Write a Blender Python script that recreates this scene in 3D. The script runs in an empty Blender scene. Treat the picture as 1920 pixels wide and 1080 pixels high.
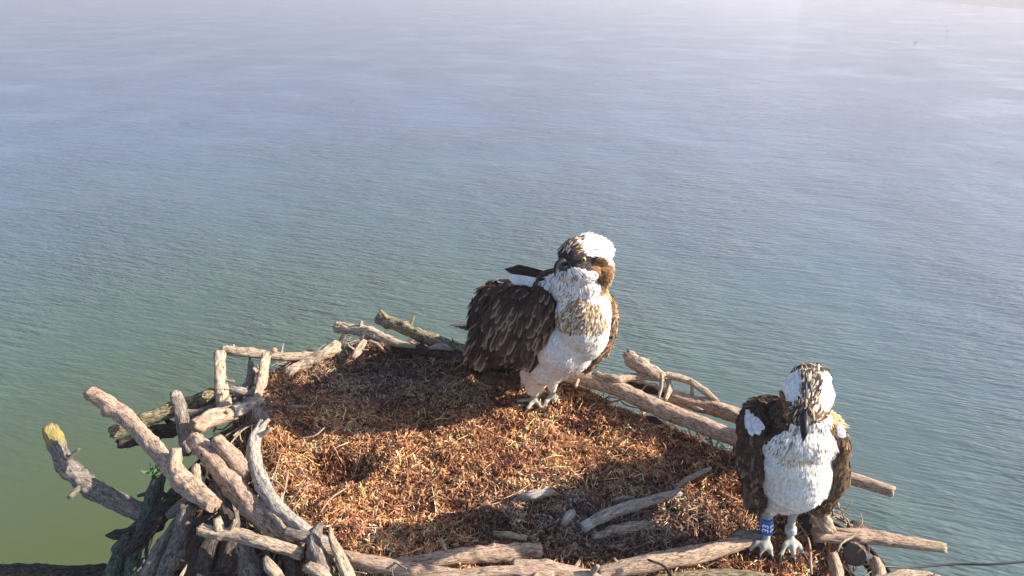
import bpy, bmesh, math, random
import numpy as np
from mathutils import Vector, Matrix, noise
from mathutils.bvhtree import BVHTree
random.seed(33); np.random.seed(33)
R = math.radians
scene = bpy.context.scene
COL = scene.collection

# ------------------------------------------------------------------ camera
F_PX, PITCH, CAM = 1251.0, R(25.6), Vector((0, 0, 1.0))
cam_d = bpy.data.cameras.new("camera"); cam = bpy.data.objects.new("camera", cam_d); COL.objects.link(cam)
cam.location = CAM; cam.rotation_euler = (math.pi/2 - PITCH, 0, 0)
cam_d.sensor_width = 36; cam_d.lens = 36*F_PX/1920; cam_d.clip_start = 0.05; cam_d.clip_end = 9000
scene.camera = cam

# ------------------------------------------------------------------ light
SUN_EL, SUN_AZ = R(27), R(91)          # azimuth clockwise from +Y (camera forward)
w = bpy.data.worlds.new("World"); scene.world = w; w.use_nodes = True
nt = w.node_tree; bg = nt.nodes["Background"]
sky = nt.nodes.new("ShaderNodeTexSky"); sky.sky_type = 'NISHITA'; sky.sun_disc = False
sky.sun_elevation = SUN_EL; sky.sun_rotation = SUN_AZ; sky.air_density = 1.0; sky.dust_density = 1.2; sky.ozone_density = 2.5
nt.links.new(sky.outputs[0], bg.inputs[0]); bg.inputs[1].default_value = 0.085
sd = bpy.data.lights.new("sun", 'SUN'); sd.energy = 5.0; sd.angle = R(0.5); sd.color = (1, 0.90, 0.76)
sun = bpy.data.objects.new("sun", sd); COL.objects.link(sun)
sdir = Vector((math.sin(SUN_AZ)*math.cos(SUN_EL), math.cos(SUN_AZ)*math.cos(SUN_EL), math.sin(SUN_EL)))
sun.rotation_euler = sdir.to_track_quat('Z', 'Y').to_euler()
scene.view_settings.view_transform = 'Standard'; scene.view_settings.look = 'None'
scene.view_settings.exposure = 1.36; scene.view_settings.gamma = 1

# ------------------------------------------------------------------ helpers
FW = Vector((0, math.cos(PITCH), -math.sin(PITCH))); UP = Vector((0, math.sin(PITCH), math.cos(PITCH))); RT = Vector((1, 0, 0))
def ray(px, py): return FW + RT*((px-960)/F_PX) - UP*((py-540)/F_PX)
def PD(px, py, d): return CAM + ray(px, py)*d                   # a point at a depth from the lens
def PZ(px, py, z):                                              # a point at a height
    r = ray(px, py); return CAM + r*((z-CAM.z)/r.z)
def depth(p): return (p-CAM).dot(FW)

def tag(o, label=None, cat=None, group=None, kind=None):
    if label: o["label"] = label
    if cat: o["category"] = cat
    if group: o["group"] = group
    if kind: o["kind"] = kind
    return o
def link(name, me, mat=None, parent=None):
    o = bpy.data.objects.new(name, me); COL.objects.link(o)
    if mat:
        for m in (mat if isinstance(mat, (list, tuple)) else [mat]): me.materials.append(m)
    if parent:
        o.parent = parent; o.matrix_parent_inverse = Matrix.Translation(-parent.location)
    return o
def mesh_np(name, V, Fc, cols=None, smooth=True):
    me = bpy.data.meshes.new(name); me.from_pydata([tuple(v) for v in V], [], Fc)
    if cols is not None:
        a = me.color_attributes.new("Col", 'FLOAT_COLOR', 'POINT')
        a.data.foreach_set("color", np.asarray(cols, dtype=np.float32).ravel())
    if smooth: me.polygons.foreach_set("use_smooth", [True]*len(me.polygons))
    me.update(); return me

def new_mat(name):
    m = bpy.data.materials.new(name); m.use_nodes = True
    return m, m.node_tree, m.node_tree.nodes["Principled BSDF"]
def N(nt, t, **kw):
    n = nt.nodes.new(t)
    for k, v in kw.items():
        if k in n.inputs.keys(): n.inputs[k].default_value = v
        else: setattr(n, k, v)
    return n
def ramp(nt, stops):
    r = nt.nodes.new("ShaderNodeValToRGB"); cr = r.color_ramp
    while len(cr.elements) > 1: cr.elements.remove(cr.elements[-1])
    cr.elements[0].position = stops[0][0]; cr.elements[0].color = (*stops[0][1], 1)
    for p, c in stops[1:]:
        e = cr.elements.new(p); e.color = (*c, 1)
    return r

# ------------------------------------------------------------------ water
WATER_Z = -6.0
def water_material():
    m, nt, b = new_mat("lake_water"); L = nt.links.new
    tc = N(nt, "ShaderNodeNewGeometry")
    mp = N(nt, "ShaderNodeMapping"); mp.inputs["Rotation"].default_value = (0, 0, R(16)); L(tc.outputs["Position"], mp.inputs[0])
    def wave(sx, sy, detail, dist):
        q = N(nt, "ShaderNodeMapping"); q.inputs["Scale"].default_value = (sx, sy, 1); L(mp.outputs[0], q.inputs[0])
        n = N(nt, "ShaderNodeTexNoise", Scale=1.0, Detail=detail, Roughness=0.55, Distortion=dist); L(q.outputs[0], n.inputs["Vector"]); return n
    w1 = wave(1.5, 8.0, 1.5, 0.3); w2 = wave(.45, 2.2, 1.0, 0.3); w3 = wave(4.5, 19.0, 1.5, 0.3)
    # gusts: patches of rougher and calmer water
    g = N(nt, "ShaderNodeTexNoise", Scale=0.17, Detail=3.0, Roughness=0.6); L(mp.outputs[0], g.inputs["Vector"])
    gr = N(nt, "ShaderNodeMapRange"); L(g.outputs[0], gr.inputs[0])
    gr.inputs[1].default_value = .36; gr.inputs[2].default_value = .62; gr.inputs[3].default_value = .35; gr.inputs[4].default_value = 1.5
    # sheltered water round the foot of the nest
    vd = N(nt, "ShaderNodeVectorMath", operation='DISTANCE'); L(tc.outputs["Position"], vd.inputs[0]); vd.inputs[1].default_value = (-5.5, 5.5, WATER_Z)
    sh = N(nt, "ShaderNodeMapRange", interpolation_type='SMOOTHSTEP'); L(vd.outputs["Value"], sh.inputs[0])
    sh.inputs[1].default_value = 2.5; sh.inputs[2].default_value = 7.0; sh.inputs[3].default_value = .06; sh.inputs[4].default_value = 1.0
    am = N(nt, "ShaderNodeMath", operation='MULTIPLY'); L(gr.outputs[0], am.inputs[0]); L(sh.outputs[0], am.inputs[1])
    s1 = N(nt, "ShaderNodeMath", operation='MULTIPLY_ADD'); L(w2.outputs[0], s1.inputs[0]); s1.inputs[1].default_value = .8; L(w1.outputs[0], s1.inputs[2])
    s2 = N(nt, "ShaderNodeMath", operation='MULTIPLY_ADD'); L(w3.outputs[0], s2.inputs[0]); s2.inputs[1].default_value = .55; L(s1.outputs[0], s2.inputs[2])
    s3 = N(nt, "ShaderNodeMath", operation='MULTIPLY'); L(s2.outputs[0], s3.inputs[0]); L(am.outputs[0], s3.inputs[1])
    bp = N(nt, "ShaderNodeBump"); bp.inputs["Strength"].default_value = 1.0; bp.inputs["Distance"].default_value = 0.07
    L(s3.outputs[0], bp.inputs["Height"]); L(bp.outputs[0], b.inputs["Normal"])
    # greener, murkier shallows by the nest, greyer outwards
    cr = ramp(nt, [(0, (.074, .096, .032)), (.20, (.070, .108, .080)), (.5, (.075, .120, .145)), (1, (.085, .135, .215))])
    cm = N(nt, "ShaderNodeMapRange"); L(vd.outputs["Value"], cm.inputs[0]); cm.inputs[1].default_value = 1; cm.inputs[2].default_value = 30
    L(cm.outputs[0], cr.inputs[0]); L(cr.outputs[0], b.inputs["Base Color"])
    b.inputs["Roughness"].default_value = 0.06; b.inputs["IOR"].default_value = 1.333
    return m
def water():
    V = [(-3500, -300, WATER_Z), (3500, -300, WATER_Z), (3500, 5000, WATER_Z), (-3500, 5000, WATER_Z)]
    o = link("water", mesh_np("water", V, [(0, 1, 2, 3)]), water_material()); tag(o, kind="structure")
water()

# ------------------------------------------------------------------ far shore
def shore():
    m, nt, b = new_mat("shore_land"); L = nt.links.new
    g = N(nt, "ShaderNodeNewGeometry"); sx = N(nt, "ShaderNodeSeparateXYZ"); L(g.outputs["Position"], sx.inputs[0])
    mr = N(nt, "ShaderNodeMapRange"); L(sx.outputs[2], mr.inputs[0]); mr.inputs[1].default_value = WATER_Z; mr.inputs[2].default_value = WATER_Z+1.6
    n = N(nt, "ShaderNodeTexNoise", Scale=0.25, Detail=6.0); L(g.outputs["Position"], n.inputs["Vector"])
    ad = N(nt, "ShaderNodeMath", operation='MULTIPLY_ADD'); L(n.outputs[0], ad.inputs[0]); ad.inputs[1].default_value = .35; L(mr.outputs[0], ad.inputs[2])
    cr = ramp(nt, [(.0, (.8, .78, .75)), (.18, (.78, .75, .72)), (.25, (.20, .15, .15)), (.5, (.14, .11, .11)), (.62, (.05, .055, .045)), (1, (.045, .055, .04))])
    L(ad.outputs[0], cr.inputs[0]); L(cr.outputs[0], b.inputs["Base Color"]); b.inputs["Roughness"].default_value = .9
    a = PZ(1640, -7, WATER_Z); c = PZ(1715, 1.5, WATER_Z); d = PZ(1925, 20, WATER_Z); e = d + (d-c)*1.2
    line = [a+(a-c)*3, a, c, c.lerp(d, .5)+Vector((0, .9, 0)), d, e]
    pts = []
    for i in range(len(line)-1):
        for k in range(14): pts.append(line[i].lerp(line[i+1], k/14))
    pts.append(line[-1])
    back = Vector((.55, 1, 0)).normalized()
    prof = [(-1, -.3), (0, -.02), (.5, .12), (1.4, .28), (2.4, .7), (4, 1.5), (8, 2.3), (22, 3.0), (60, 3.6), (200, 5)]
    V = []; Fc = []; n_ = len(prof)
    for i, p in enumerate(pts):
        j = noise.noise(p*.12)*1.2 + noise.noise(p*.5)*.5
        for dd, h in prof:
            q = p + back*(dd + j); V.append((q.x, q.y, WATER_Z + h + (noise.noise(q*.3)*.25*min(1, max(dd, 0)/4))))
    for i in range(len(pts)-1):
        for k in range(n_-1): Fc.append((i*n_+k, (i+1)*n_+k, (i+1)*n_+k+1, i*n_+k+1))
    o = link("shore", mesh_np("shore", V, Fc), m); tag(o, kind="structure")
shore()
def haze():
    m = bpy.data.materials.new("haze"); m.use_nodes = True; nt = m.node_tree; nt.nodes.remove(nt.nodes["Principled BSDF"])
    v = nt.nodes.new("ShaderNodeVolumePrincipled"); v.inputs["Color"].default_value = (.93, .90, 1.0, 1); v.inputs["Density"].default_value = HAZE_D; v.inputs["Anisotropy"].default_value = .38
    nt.links.new(v.outputs[0], nt.nodes["Material Output"].inputs["Volume"])
    bm = bmesh.new(); bmesh.ops.create_cube(bm, size=1); bmesh.ops.transform(bm, matrix=Matrix.Translation((0, 2350, (WATER_Z-1+9)/2)) @ Matrix.Diagonal((7200, 5500, 9-WATER_Z+1, 1)), verts=bm.verts)
    me = bpy.data.meshes.new("haze"); bm.to_mesh(me); bm.free(); tag(link("haze", me, m), "thin pale morning haze lying over the lake", "haze", kind="stuff")
HAZE_D = .0052
haze()

# ------------------------------------------------------------------ wood
def bark(name, stops, rough=.85, bump=.5, grain=1.0, moss=None):
    """bark that runs along the stick: 'bk' is (cos, sin, metres along)"""
    m, nt, b = new_mat(name); L = nt.links.new
    at = N(nt, "ShaderNodeAttribute", attribute_name="bk")
    mp = N(nt, "ShaderNodeMapping"); mp.inputs["Scale"].default_value = (2.6*grain, 2.6*grain, 44*grain); L(at.outputs["Vector"], mp.inputs[0])
    n1 = N(nt, "ShaderNodeTexNoise", Scale=1.5, Detail=9.0, Roughness=.74, Distortion=1.0); L(mp.outputs[0], n1.inputs["Vector"])
    mp2 = N(nt, "ShaderNodeMapping"); mp2.inputs["Scale"].default_value = (9, 9, 30); L(at.outputs["Vector"], mp2.inputs[0])
    n2 = N(nt, "ShaderNodeTexNoise", Scale=1.0, Detail=4.0, Roughness=.7); L(mp2.outputs[0], n2.inputs["Vector"])
    cr = ramp(nt, stops); L(n1.outputs[0], cr.inputs[0])
    # fine dark cracks
    v = N(nt, "ShaderNodeTexVoronoi", feature='DISTANCE_TO_EDGE'); v.inputs["Scale"].default_value = 1.6
    mp3 = N(nt, "ShaderNodeMapping"); mp3.inputs["Scale"].default_value = (2.6, 2.6, 26); L(at.outputs["Vector"], mp3.inputs[0]); L(mp3.outputs[0], v.inputs["Vector"])
    vr = N(nt, "ShaderNodeMapRange"); L(v.outputs["Distance"], vr.inputs[0]); vr.inputs[1].default_value = 0; vr.inputs[2].default_value = .10; vr.inputs[3].default_value = .35; vr.inputs[4].default_value = 1
    mx = N(nt, "ShaderNodeMix", data_type='RGBA', blend_type='MULTIPLY'); mx.inputs[0].default_value = .7
    L(cr.outputs[0], mx.inputs[6]); L(vr.outputs[0], mx.inputs[7])
    # a colour of its own at an end (lichen, moss, fresh cut)
    ca = N(nt, "ShaderNodeAttribute", attribute_name="Col")
    mul = N(nt, "ShaderNodeMath", operation='MULTIPLY'); L(ca.outputs["Alpha"], mul.inputs[0])
    mr2 = N(nt, "ShaderNodeMapRange"); L(n2.outputs[0], mr2.inputs[0]); mr2.inputs[1].default_value = .40; mr2.inputs[2].default_value = .56
    L(mr2.outputs[0], mul.inputs[1])
    mx2 = N(nt, "ShaderNodeMix", data_type='RGBA'); L(mul.outputs[0], mx2.inputs[0]); L(mx.outputs[2], mx2.inputs[6]); L(ca.outputs["Color"], mx2.inputs[7])
    L(mx2.outputs[2], b.inputs["Base Color"]); b.inputs["Roughness"].default_value = rough
    b.inputs["Specular IOR Level"].default_value = .25
    ad = N(nt, "ShaderNodeMath", operation='ADD'); L(n1.outputs[0], ad.inputs[0]); L(n2.outputs[0], ad.inputs[1])
    bp = N(nt, "ShaderNodeBump"); bp.inputs["Strength"].default_value = bump; bp.inputs["Distance"].default_value = .007
    L(ad.outputs[0], bp.inputs["Height"]); L(bp.outputs[0], b.inputs["Normal"])
    return m
BK = {
 'pale':  bark("pale_weathered_bark", [(.37, (.06, .04, .03)), (.42, (.27, .18, .13)), (.48, (.54, .40, .28)), (.55, (.70, .56, .41)), (.66, (.80, .70, .55))], bump=.8),
 'pink':  bark("pinkish_bare_wood", [(.36, (.08, .05, .038)), (.42, (.28, .18, .13)), (.48, (.50, .345, .245)), (.56, (.62, .455, .335)), (.68, (.76, .62, .48))], bump=.7),
 'grey':  bark("grey_bark", [(.36, (.045, .036, .03)), (.43, (.17, .14, .115)), (.51, (.33, .275, .23)), (.6, (.46, .39, .33)), (.7, (.60, .53, .45))], bump=.9),
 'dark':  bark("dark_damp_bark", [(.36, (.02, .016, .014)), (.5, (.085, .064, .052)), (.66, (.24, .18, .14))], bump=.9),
 'moss':  bark("mossy_bark", [(.37, (.03, .03, .02)), (.44, (.13, .11, .065)), (.51, (.38, .31, .18)), (.62, (.66, .55, .35))], bump=.9),
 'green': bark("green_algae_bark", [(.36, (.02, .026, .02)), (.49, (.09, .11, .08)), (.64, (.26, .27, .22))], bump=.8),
 'white': bark("bleached_wood", [(.36, (.10, .08, .07)), (.43, (.34, .28, .24)), (.51, (.56, .49, .42)), (.64, (.76, .70, .61))], bump=.8),
}
def catmull(P, n):
    out = []
    Q = [P[0]*2-P[1]] + P + [P[-1]*2-P[-2]]
    for i in range(1, len(Q)-2):
        for k in range(n):
            t = k/n; a, b, c, d = Q[i-1], Q[i], Q[i+1], Q[i+2]
            out.append(.5*((2*b)+(c-a)*t+(2*a-5*b+4*c-d)*t*t+(3*b-a-3*c+d)*t**3))
    out.append(P[-1]); return out
def tube(V, Fc, BKA, CA, pts, rads, ns=14, rough=.10, seed=0., knots=(), jag=0., tip=None, vofs=0., rnd=True):
    """sweep a rough tube along pts; tip = (colour, metres) painted from the first end"""
    n = len(pts); b0 = len(V)
    T = [(pts[min(i+1, n-1)]-pts[max(i-1, 0)]).normalized() for i in range(n)]
    ref = Vector((0.13, .21, 1)) if abs(T[0].z) < .8 else Vector((1, .1, 0))
    u = T[0].cross(ref).normalized(); s = 0
    for i in range(n):
        u = (u - T[i]*u.dot(T[i])).normalized(); v = T[i].cross(u)
        if i: s += (pts[i]-pts[i-1]).length
        for k in range(ns):
            a = 2*math.pi*k/ns; c, sn = math.cos(a), math.sin(a)
            q = Vector((c*1.1+seed, sn*1.1, s*16+seed*3))
            rr = rads[i]*(1 + rough*noise.noise(q)*1.6 + rough*1.1*noise.noise(q*2.9) + rough*.8*noise.noise(q*7.3))
            for (ks, ka, kh, kw) in knots:
                da = abs((a-ka+math.pi) % (2*math.pi)-math.pi)
                rr += kh*math.exp(-((s-ks)/kw)**2-(da/.75)**2)
            if rnd and i in (0, n-1): rr *= .95
            p = pts[i] + u*(c*rr) + v*(sn*rr)
            if jag and i in (0, n-1): p += T[i]*(jag*noise.noise(Vector((c*2+seed, sn*2, i)))*(1 if i else -1))
            V.append(p); BKA.append((c+seed*2, sn, s+vofs))
            if tip and s < tip[1]: CA.append((*tip[0], min(1, (tip[1]-s)/tip[1]*3)))
            else: CA.append((0, 0, 0, 0))
    for i in range(n-1):
        for k in range(ns):
            k2 = (k+1) % ns; Fc.append((b0+i*ns+k, b0+i*ns+k2, b0+(i+1)*ns+k2, b0+(i+1)*ns+k))
    for e, i in ((0, 0), (1, n-1)):
        ring = [b0+i*ns+k for k in range(ns)]; ce = len(V)
        V.append(pts[i] + T[i]*(.12*rads[i]*(1 if e else -1))); BKA.append((seed, 0, s if e else 0))
        CA.append((.52, .40, .26, .9) if not (tip and not e) else (*tip[0], 1))
        for k in range(ns):
            t = (ring[k], ring[(k+1) % ns], ce); Fc.append(t if e else t[::-1])
def stick_mesh(P, Rr, seed, rough=.1, nk=3, jag=.004, tip=None, stubs=(), ns=14):
    L = sum((P[i+1]-P[i]).length for i in range(len(P)-1))
    per = max(3, int(L/len(P)/.005)); pts = catmull(P, per); N_ = len(pts); rr = []
    for i in range(N_):
        f = i/(N_-1)*(len(P)-1); k = min(int(f), len(P)-2); rr.append(Rr[k]+(Rr[k+1]-Rr[k])*(f-k))
    # small wanderings of the wood
    for i in range(N_):
        q = Vector((seed*7, i*.005*7, 1)); am = rr[i]*.28
        pts[i] = pts[i] + Vector((noise.noise(q), noise.noise(q+Vector((9, 0, 0))), noise.noise(q+Vector((0, 0, 9)))))*am
    rnd = random.Random(int(seed*1000)+5)
    mr = sum(rr)/len(rr)
    kn = [(rnd.uniform(.1, .9)*L, rnd.uniform(0, 6.28), mr*rnd.uniform(.12, .38), mr*rnd.uniform(.3, .8)) for _ in range(nk)]
    V, Fc, B, C = [], [], [], []
    tube(V, Fc, B, C, pts, rr, ns, rough, seed, kn, jag, tip)
    for (f, d, ln, r0, r1) in stubs:           # side branches: where along, direction, length, radii
        i = min(N_-1, int(f*(N_-1))); d = Vector(d).normalized(); p0 = pts[i]
        mid = p0+d*ln*.5+Vector((rnd.uniform(-1, 1), rnd.uniform(-1, 1), rnd.uniform(-1, 1)))*ln*.06
        q = catmull([p0, mid, p0+d*ln], max(3, int(ln/.012)))
        tube(V, Fc, B, C, q, [r0+(r1-r0)*(j/(len(q)-1)) for j in range(len(q))], 10, rough, seed+.3, (), jag*.6, None, .37)
    me = mesh_np("stick", V, Fc, C)
    me.polygons.foreach_set("use_smooth", [len(f) == 4 for f in Fc])
    a = me.attributes.new("bk", 'FLOAT_VECTOR', 'POINT'); a.data.foreach_set("vector", np.array(B, dtype=np.float32).ravel())
    return me
SEED = [0.]
def stick(label, pts, mat, name="stick", cat="stick", group="sticks of the nest rim", nk=3, rough=.1, jag=.006, tip=None, stubs=(), ns=20):
    """pts: (px, py, z, width in px) - a stick laid through those places at those heights"""
    SEED[0] += 1.37
    P = [PZ(a, b, z) for a, b, z, _ in pts]; Rr = [.415*wd*depth(p)/F_PX for p, (_, _, _, wd) in zip(P, pts)]
    if len(P) == 2: P = [P[0], P[0].lerp(P[1], .5), P[1]]; Rr = [Rr[0], (Rr[0]+Rr[1])/2, Rr[1]]
    c = P[0].lerp(P[-1], .5)
    if not stubs and nk >= 3:                                   # snapped side twigs
        rn = random.Random(int(SEED[0]*77)); mr = sum(Rr)/len(Rr); ax = (P[-1]-P[0]).normalized(); stubs = []
        for _ in range(rn.choice((0, 1, 1, 2, 3))):
            d = Vector((rn.gauss(0, 1), rn.gauss(0, 1), abs(rn.gauss(.4, .7)))); d = (d-ax*d.dot(ax)).normalized()+ax*rn.uniform(-.7, .7)
            r0 = mr*rn.uniform(.22, .5); stubs.append((rn.uniform(.08, .92), d, mr*rn.uniform(1.6, 3.4), r0, r0*rn.uniform(.3, .9)))
    me = stick_mesh(P, Rr, SEED[0], rough*1.15+.02, nk+2, jag, tip, stubs, ns)
    me.transform(Matrix.Translation(-c))
    o = link(name, me, BK[mat]); o.location = c
    return tag(o, label, cat, group)

# ------------------------------------------------------------------ nest lining
OUT = [(640, 652), (700, 640), (790, 650), (880, 668), (1000, 690), (1060, 712), (1130, 745), (1250, 790), (1350, 838), (1430, 880), (1530, 935),
       (1560, 1000), (1560, 1065), (1500, 1110), (1350, 1110), (1150, 1120), (950, 1120), (760, 1105), (640, 1080), (560, 1010), (505, 950), (478, 880), (470, 800), (450, 750), (520, 700)]
POLY = np.array([PZ(a, b, 0.0).xy[:] for a, b in OUT])
def sdist(X, Y):
    """signed distance to the lining's outline, negative inside"""
    d = np.full(X.shape, 9.0); ins = np.zeros(X.shape, bool); n = len(POLY)
    for i in range(n):
        ax, ay = POLY[i]; bx, by = POLY[(i+1) % n]; ex, ey = bx-ax, by-ay
        t = np.clip(((X-ax)*ex+(Y-ay)*ey)/(ex*ex+ey*ey), 0, 1); d = np.minimum(d, np.hypot(X-ax-t*ex, Y-ay-t*ey))
        c = ((ay > Y) != (by > Y)) & (X < (bx-ax)*(Y-ay)/(by-ay+1e-12)+ax); ins ^= c
    return np.where(ins, -d, d)
HOL = [(PZ(632, 880, 0), .075, .048, .05), (PZ(905, 900, 0), .03, .02, .012), (PZ(1080, 800, 0), .04, .025, .014), (PZ(700, 960, 0), .05, .03, .016), (PZ(560, 820, 0), .04, .03, .016)]
NX, NY = 330, 240; gx = np.linspace(-.95, .85, NX); gy = np.linspace(.62, 1.95, NY); GX, GY = np.meshgrid(gx, gy)
D = sdist(GX, GY)
Z = np.zeros_like(GX)
for j in range(NY):
    for i in range(NX):
        p = Vector((GX[j, i], GY[j, i], 0)); Z[j, i] = noise.noise(p*5)*.016 + noise.noise(p*17)*.013 + noise.noise(p*48)*.011
for c, rx, ry, dp in HOL: Z -= dp*np.exp(-((GX-c.x)/rx)**4-((GY-c.y)/ry)**4)
Z += .012*np.exp(-((D+.06)/.05)**2)                        # the worked edge stands a little proud
Z -= np.clip(D+.02, 0, None)*1.6; Z = np.maximum(Z, -.42)
def Hs(x, y):
    fx = np.clip((x-gx[0])/(gx[1]-gx[0]), 0, NX-1.001); fy = np.clip((y-gy[0])/(gy[1]-gy[0]), 0, NY-1.001)
    i = fx.astype(int); j = fy.astype(int); a = fx-i; b = fy-j
    return (Z[j, i]*(1-a)*(1-b)+Z[j, i+1]*a*(1-b)+Z[j+1, i]*(1-a)*b+Z[j+1, i+1]*a*b)
def fibre_material():
    m, nt, b = new_mat("dry_moss_and_bark_fibres"); L = nt.links.new
    at = N(nt, "ShaderNodeAttribute", attribute_name="Col"); g = N(nt, "ShaderNodeNewGeometry")
    n = N(nt, "ShaderNodeTexNoise", Scale=120.0, Detail=4.0); L(g.outputs["Position"], n.inputs["Vector"])
    mr = N(nt, "ShaderNodeMapRange"); L(n.outputs[0], mr.inputs[0]); mr.inputs[1].default_value = .3; mr.inputs[2].default_value = .7; mr.inputs[3].default_value = .6; mr.inputs[4].default_value = 1.25
    mx = N(nt, "ShaderNodeMix", data_type='RGBA', blend_type='MULTIPLY'); mx.inputs[0].default_value = 1; L(at.outputs["Color"], mx.inputs[6]); L(mr.outputs[0], mx.inputs[7])
    L(mx.outputs[2], b.inputs["Base Color"]); b.inputs["Roughness"].default_value = .8; b.inputs["Specular IOR Level"].default_value = .2
    return m
def lining():
    nV = NX*NY
    V = np.stack([GX.ravel(), GY.ravel(), Z.ravel()], 1)
    idx = np.arange(nV).reshape(NY, NX)
    Q = np.stack([idx[:-1, :-1], idx[:-1, 1:], idx[1:, 1:], idx[1:, :-1]], -1).reshape(-1, 4)
    keep = (D[:-1, :-1].ravel() < .24); Q = Q[keep]
    C = np.tile(np.array([.060, .030, .020, 1.]), (nV, 1))
    # fibres: curved ribbons lying every way
    n = 82000
    xs = np.random.uniform(-.85, .8, n*2); ys = np.random.uniform(.75, 1.85, n*2); ds = sdist(xs, ys)
    ok = (ds < .10) & (np.random.rand(n*2) < np.where(ds > .02, .5, 1)); xs, ys, ds = xs[ok][:n], ys[ok][:n], ds[ok][:n]; n = len(xs)
    big = np.random.rand(n)
    Ln = np.where(big < .93, np.random.uniform(.006, .022, n), np.random.uniform(.03, .075, n))
    Wd = np.where(big < .93, np.random.uniform(.0008, .0030, n), np.random.uniform(.0010, .0019, n))
    th = np.random.uniform(0, 2*np.pi, n); el = np.random.normal(.10, .38, n); el = np.where(big < .93, el, el*.25)
    cv = np.random.normal(0, 1.0, n); tw = np.random.uniform(-1.2, 1.2, n)
    pal = np.array([[.40, .20, .105], [.32, .15, .085], [.52, .31, .17], [.64, .46, .28], [.20, .09, .06], [.10, .05, .042], [.56, .34, .18], [.38, .26, .12], [.28, .13, .10], [.78, .64, .46]])
    pr = np.array([.18, .16, .14, .08, .12, .14, .07, .03, .06, .02]); ci = np.random.choice(len(pal), n, p=pr/pr.sum())
    # patches of their own tint
    pt = np.array([noise.noise(Vector((x*6, y*6, 3))) for x, y in zip(xs, ys)]); pt2 = np.array([noise.noise(Vector((x*14, y*14, 8))) for x, y in zip(xs, ys)])
    cc = pal[ci]*(1+.6*pt+.5*pt2)[:, None]*np.random.uniform(.75, 1.2, n)[:, None]
    cc[:, 1] *= (1+.10*pt2); cc = np.clip(cc*1.45*np.array([1.02, .94, .82]), .01, .88)
    # grey fouling, with the birds' cast shadows also deepened in the fibre colour
    c2 = PZ(1150, 985, 0); foul_shade = np.clip(1.15-np.hypot((xs-c2.x)/.34, (ys-c2.y)/.14), 0, 1)[:, None]; c3 = PZ(720, 700, 0)
    foul_shade = np.maximum(foul_shade, np.clip(1.2-np.hypot((xs-c3.x)/.34, (ys-c3.y)/.17), 0, 1)[:, None]*.9)
    lum = cc.mean(1, keepdims=True); cc = cc*(1-foul_shade*.75)+(lum*np.array([.62, .54, .50]))*foul_shade*.75
    K = 5; ts = np.linspace(-.5, .5, K)
    fv = np.zeros((n, K, 2, 3)); zc = Hs(xs, ys)
    heap = np.abs(np.random.normal(0, .0045, n)); zc = zc + heap
    for k, t in enumerate(ts):
        a = th + cv*t; dx = np.cos(th)*t*Ln - np.sin(th)*cv*(t*t-.1)*Ln*.6; dy = np.sin(th)*t*Ln + np.cos(th)*cv*(t*t-.1)*Ln*.6
        px, py = xs+dx*np.cos(el), ys+dy*np.cos(el)
        base = np.where(big < .93, zc, Hs(px, py)+heap+.002)
        pz = base + np.sin(el)*t*Ln + .003*np.sin(k*1.7+cv*3)
        ww = Wd*(1-.75*abs(t)**2*4*.7)
        ra = tw*(t+.3)+cv
        wx, wy, wz = -np.sin(a)*np.cos(ra), np.cos(a)*np.cos(ra), np.sin(ra)
        for s, sg in ((0, -.5), (1, .5)): fv[:, k, s] = np.stack([px+wx*ww*sg, py+wy*ww*sg, pz+wz*ww*sg], 1)
    b = nV + np.arange(n)[:, None]*(K*2) + np.arange(K-1)[None, :]*2
    FQ = np.stack([b, b+1, b+3, b+2], -1).reshape(-1, 4)
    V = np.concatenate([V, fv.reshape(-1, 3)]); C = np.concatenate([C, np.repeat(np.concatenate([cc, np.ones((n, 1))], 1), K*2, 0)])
    Q = np.concatenate([Q, FQ])
    # crumbs: small angular lumps of peat and bark
    m_ = 11000
    xs = np.random.uniform(-.85, .8, m_*2); ys = np.random.uniform(.75, 1.85, m_*2); ok = sdist(xs, ys) < .04; xs, ys = xs[ok][:m_], ys[ok][:m_]; m_ = len(xs)
    sz = np.random.exponential(.0014, m_)+.0012; sz = np.clip(sz, 0, .007)
    octa = np.array([[1, 0, 0], [0, 1, 0], [-1, 0, 0], [0, -1, 0], [0, 0, .7], [0, 0, -.7]])
    cv_ = np.stack([xs, ys, Hs(xs, ys)+sz*.4], 1)[:, None, :] + (octa[None]+np.random.normal(0, .28, (m_, 6, 3)))*sz[:, None, None]
    tri = np.array([[0, 1, 4], [1, 2, 4], [2, 3, 4], [3, 0, 4], [1, 0, 5], [2, 1, 5], [3, 2, 5], [0, 3, 5]])
    b0 = len(V); T3 = (b0+np.arange(m_)[:, None, None]*6+tri[None]).reshape(-1, 3)
    pc = np.array([[.17, .075, .045], [.30, .14, .07], [.09, .045, .033], [.45, .25, .12]])[np.random.randint(0, 4, m_)]*np.random.uniform(.7, 1.2, m_)[:, None]
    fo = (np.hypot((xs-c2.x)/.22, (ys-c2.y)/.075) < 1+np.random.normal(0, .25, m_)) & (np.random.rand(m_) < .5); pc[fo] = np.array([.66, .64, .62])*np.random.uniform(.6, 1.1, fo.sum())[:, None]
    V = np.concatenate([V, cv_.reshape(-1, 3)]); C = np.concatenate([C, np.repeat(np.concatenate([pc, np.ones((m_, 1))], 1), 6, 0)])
    me = bpy.data.meshes.new("nest_lining"); me.vertices.add(len(V)); me.vertices.foreach_set("co", V.astype(np.float32).ravel())
    loops = np.concatenate([Q.ravel(), T3.ravel()]); me.loops.add(len(loops)); me.loops.foreach_set("vertex_index", loops.astype(np.int32))
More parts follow.
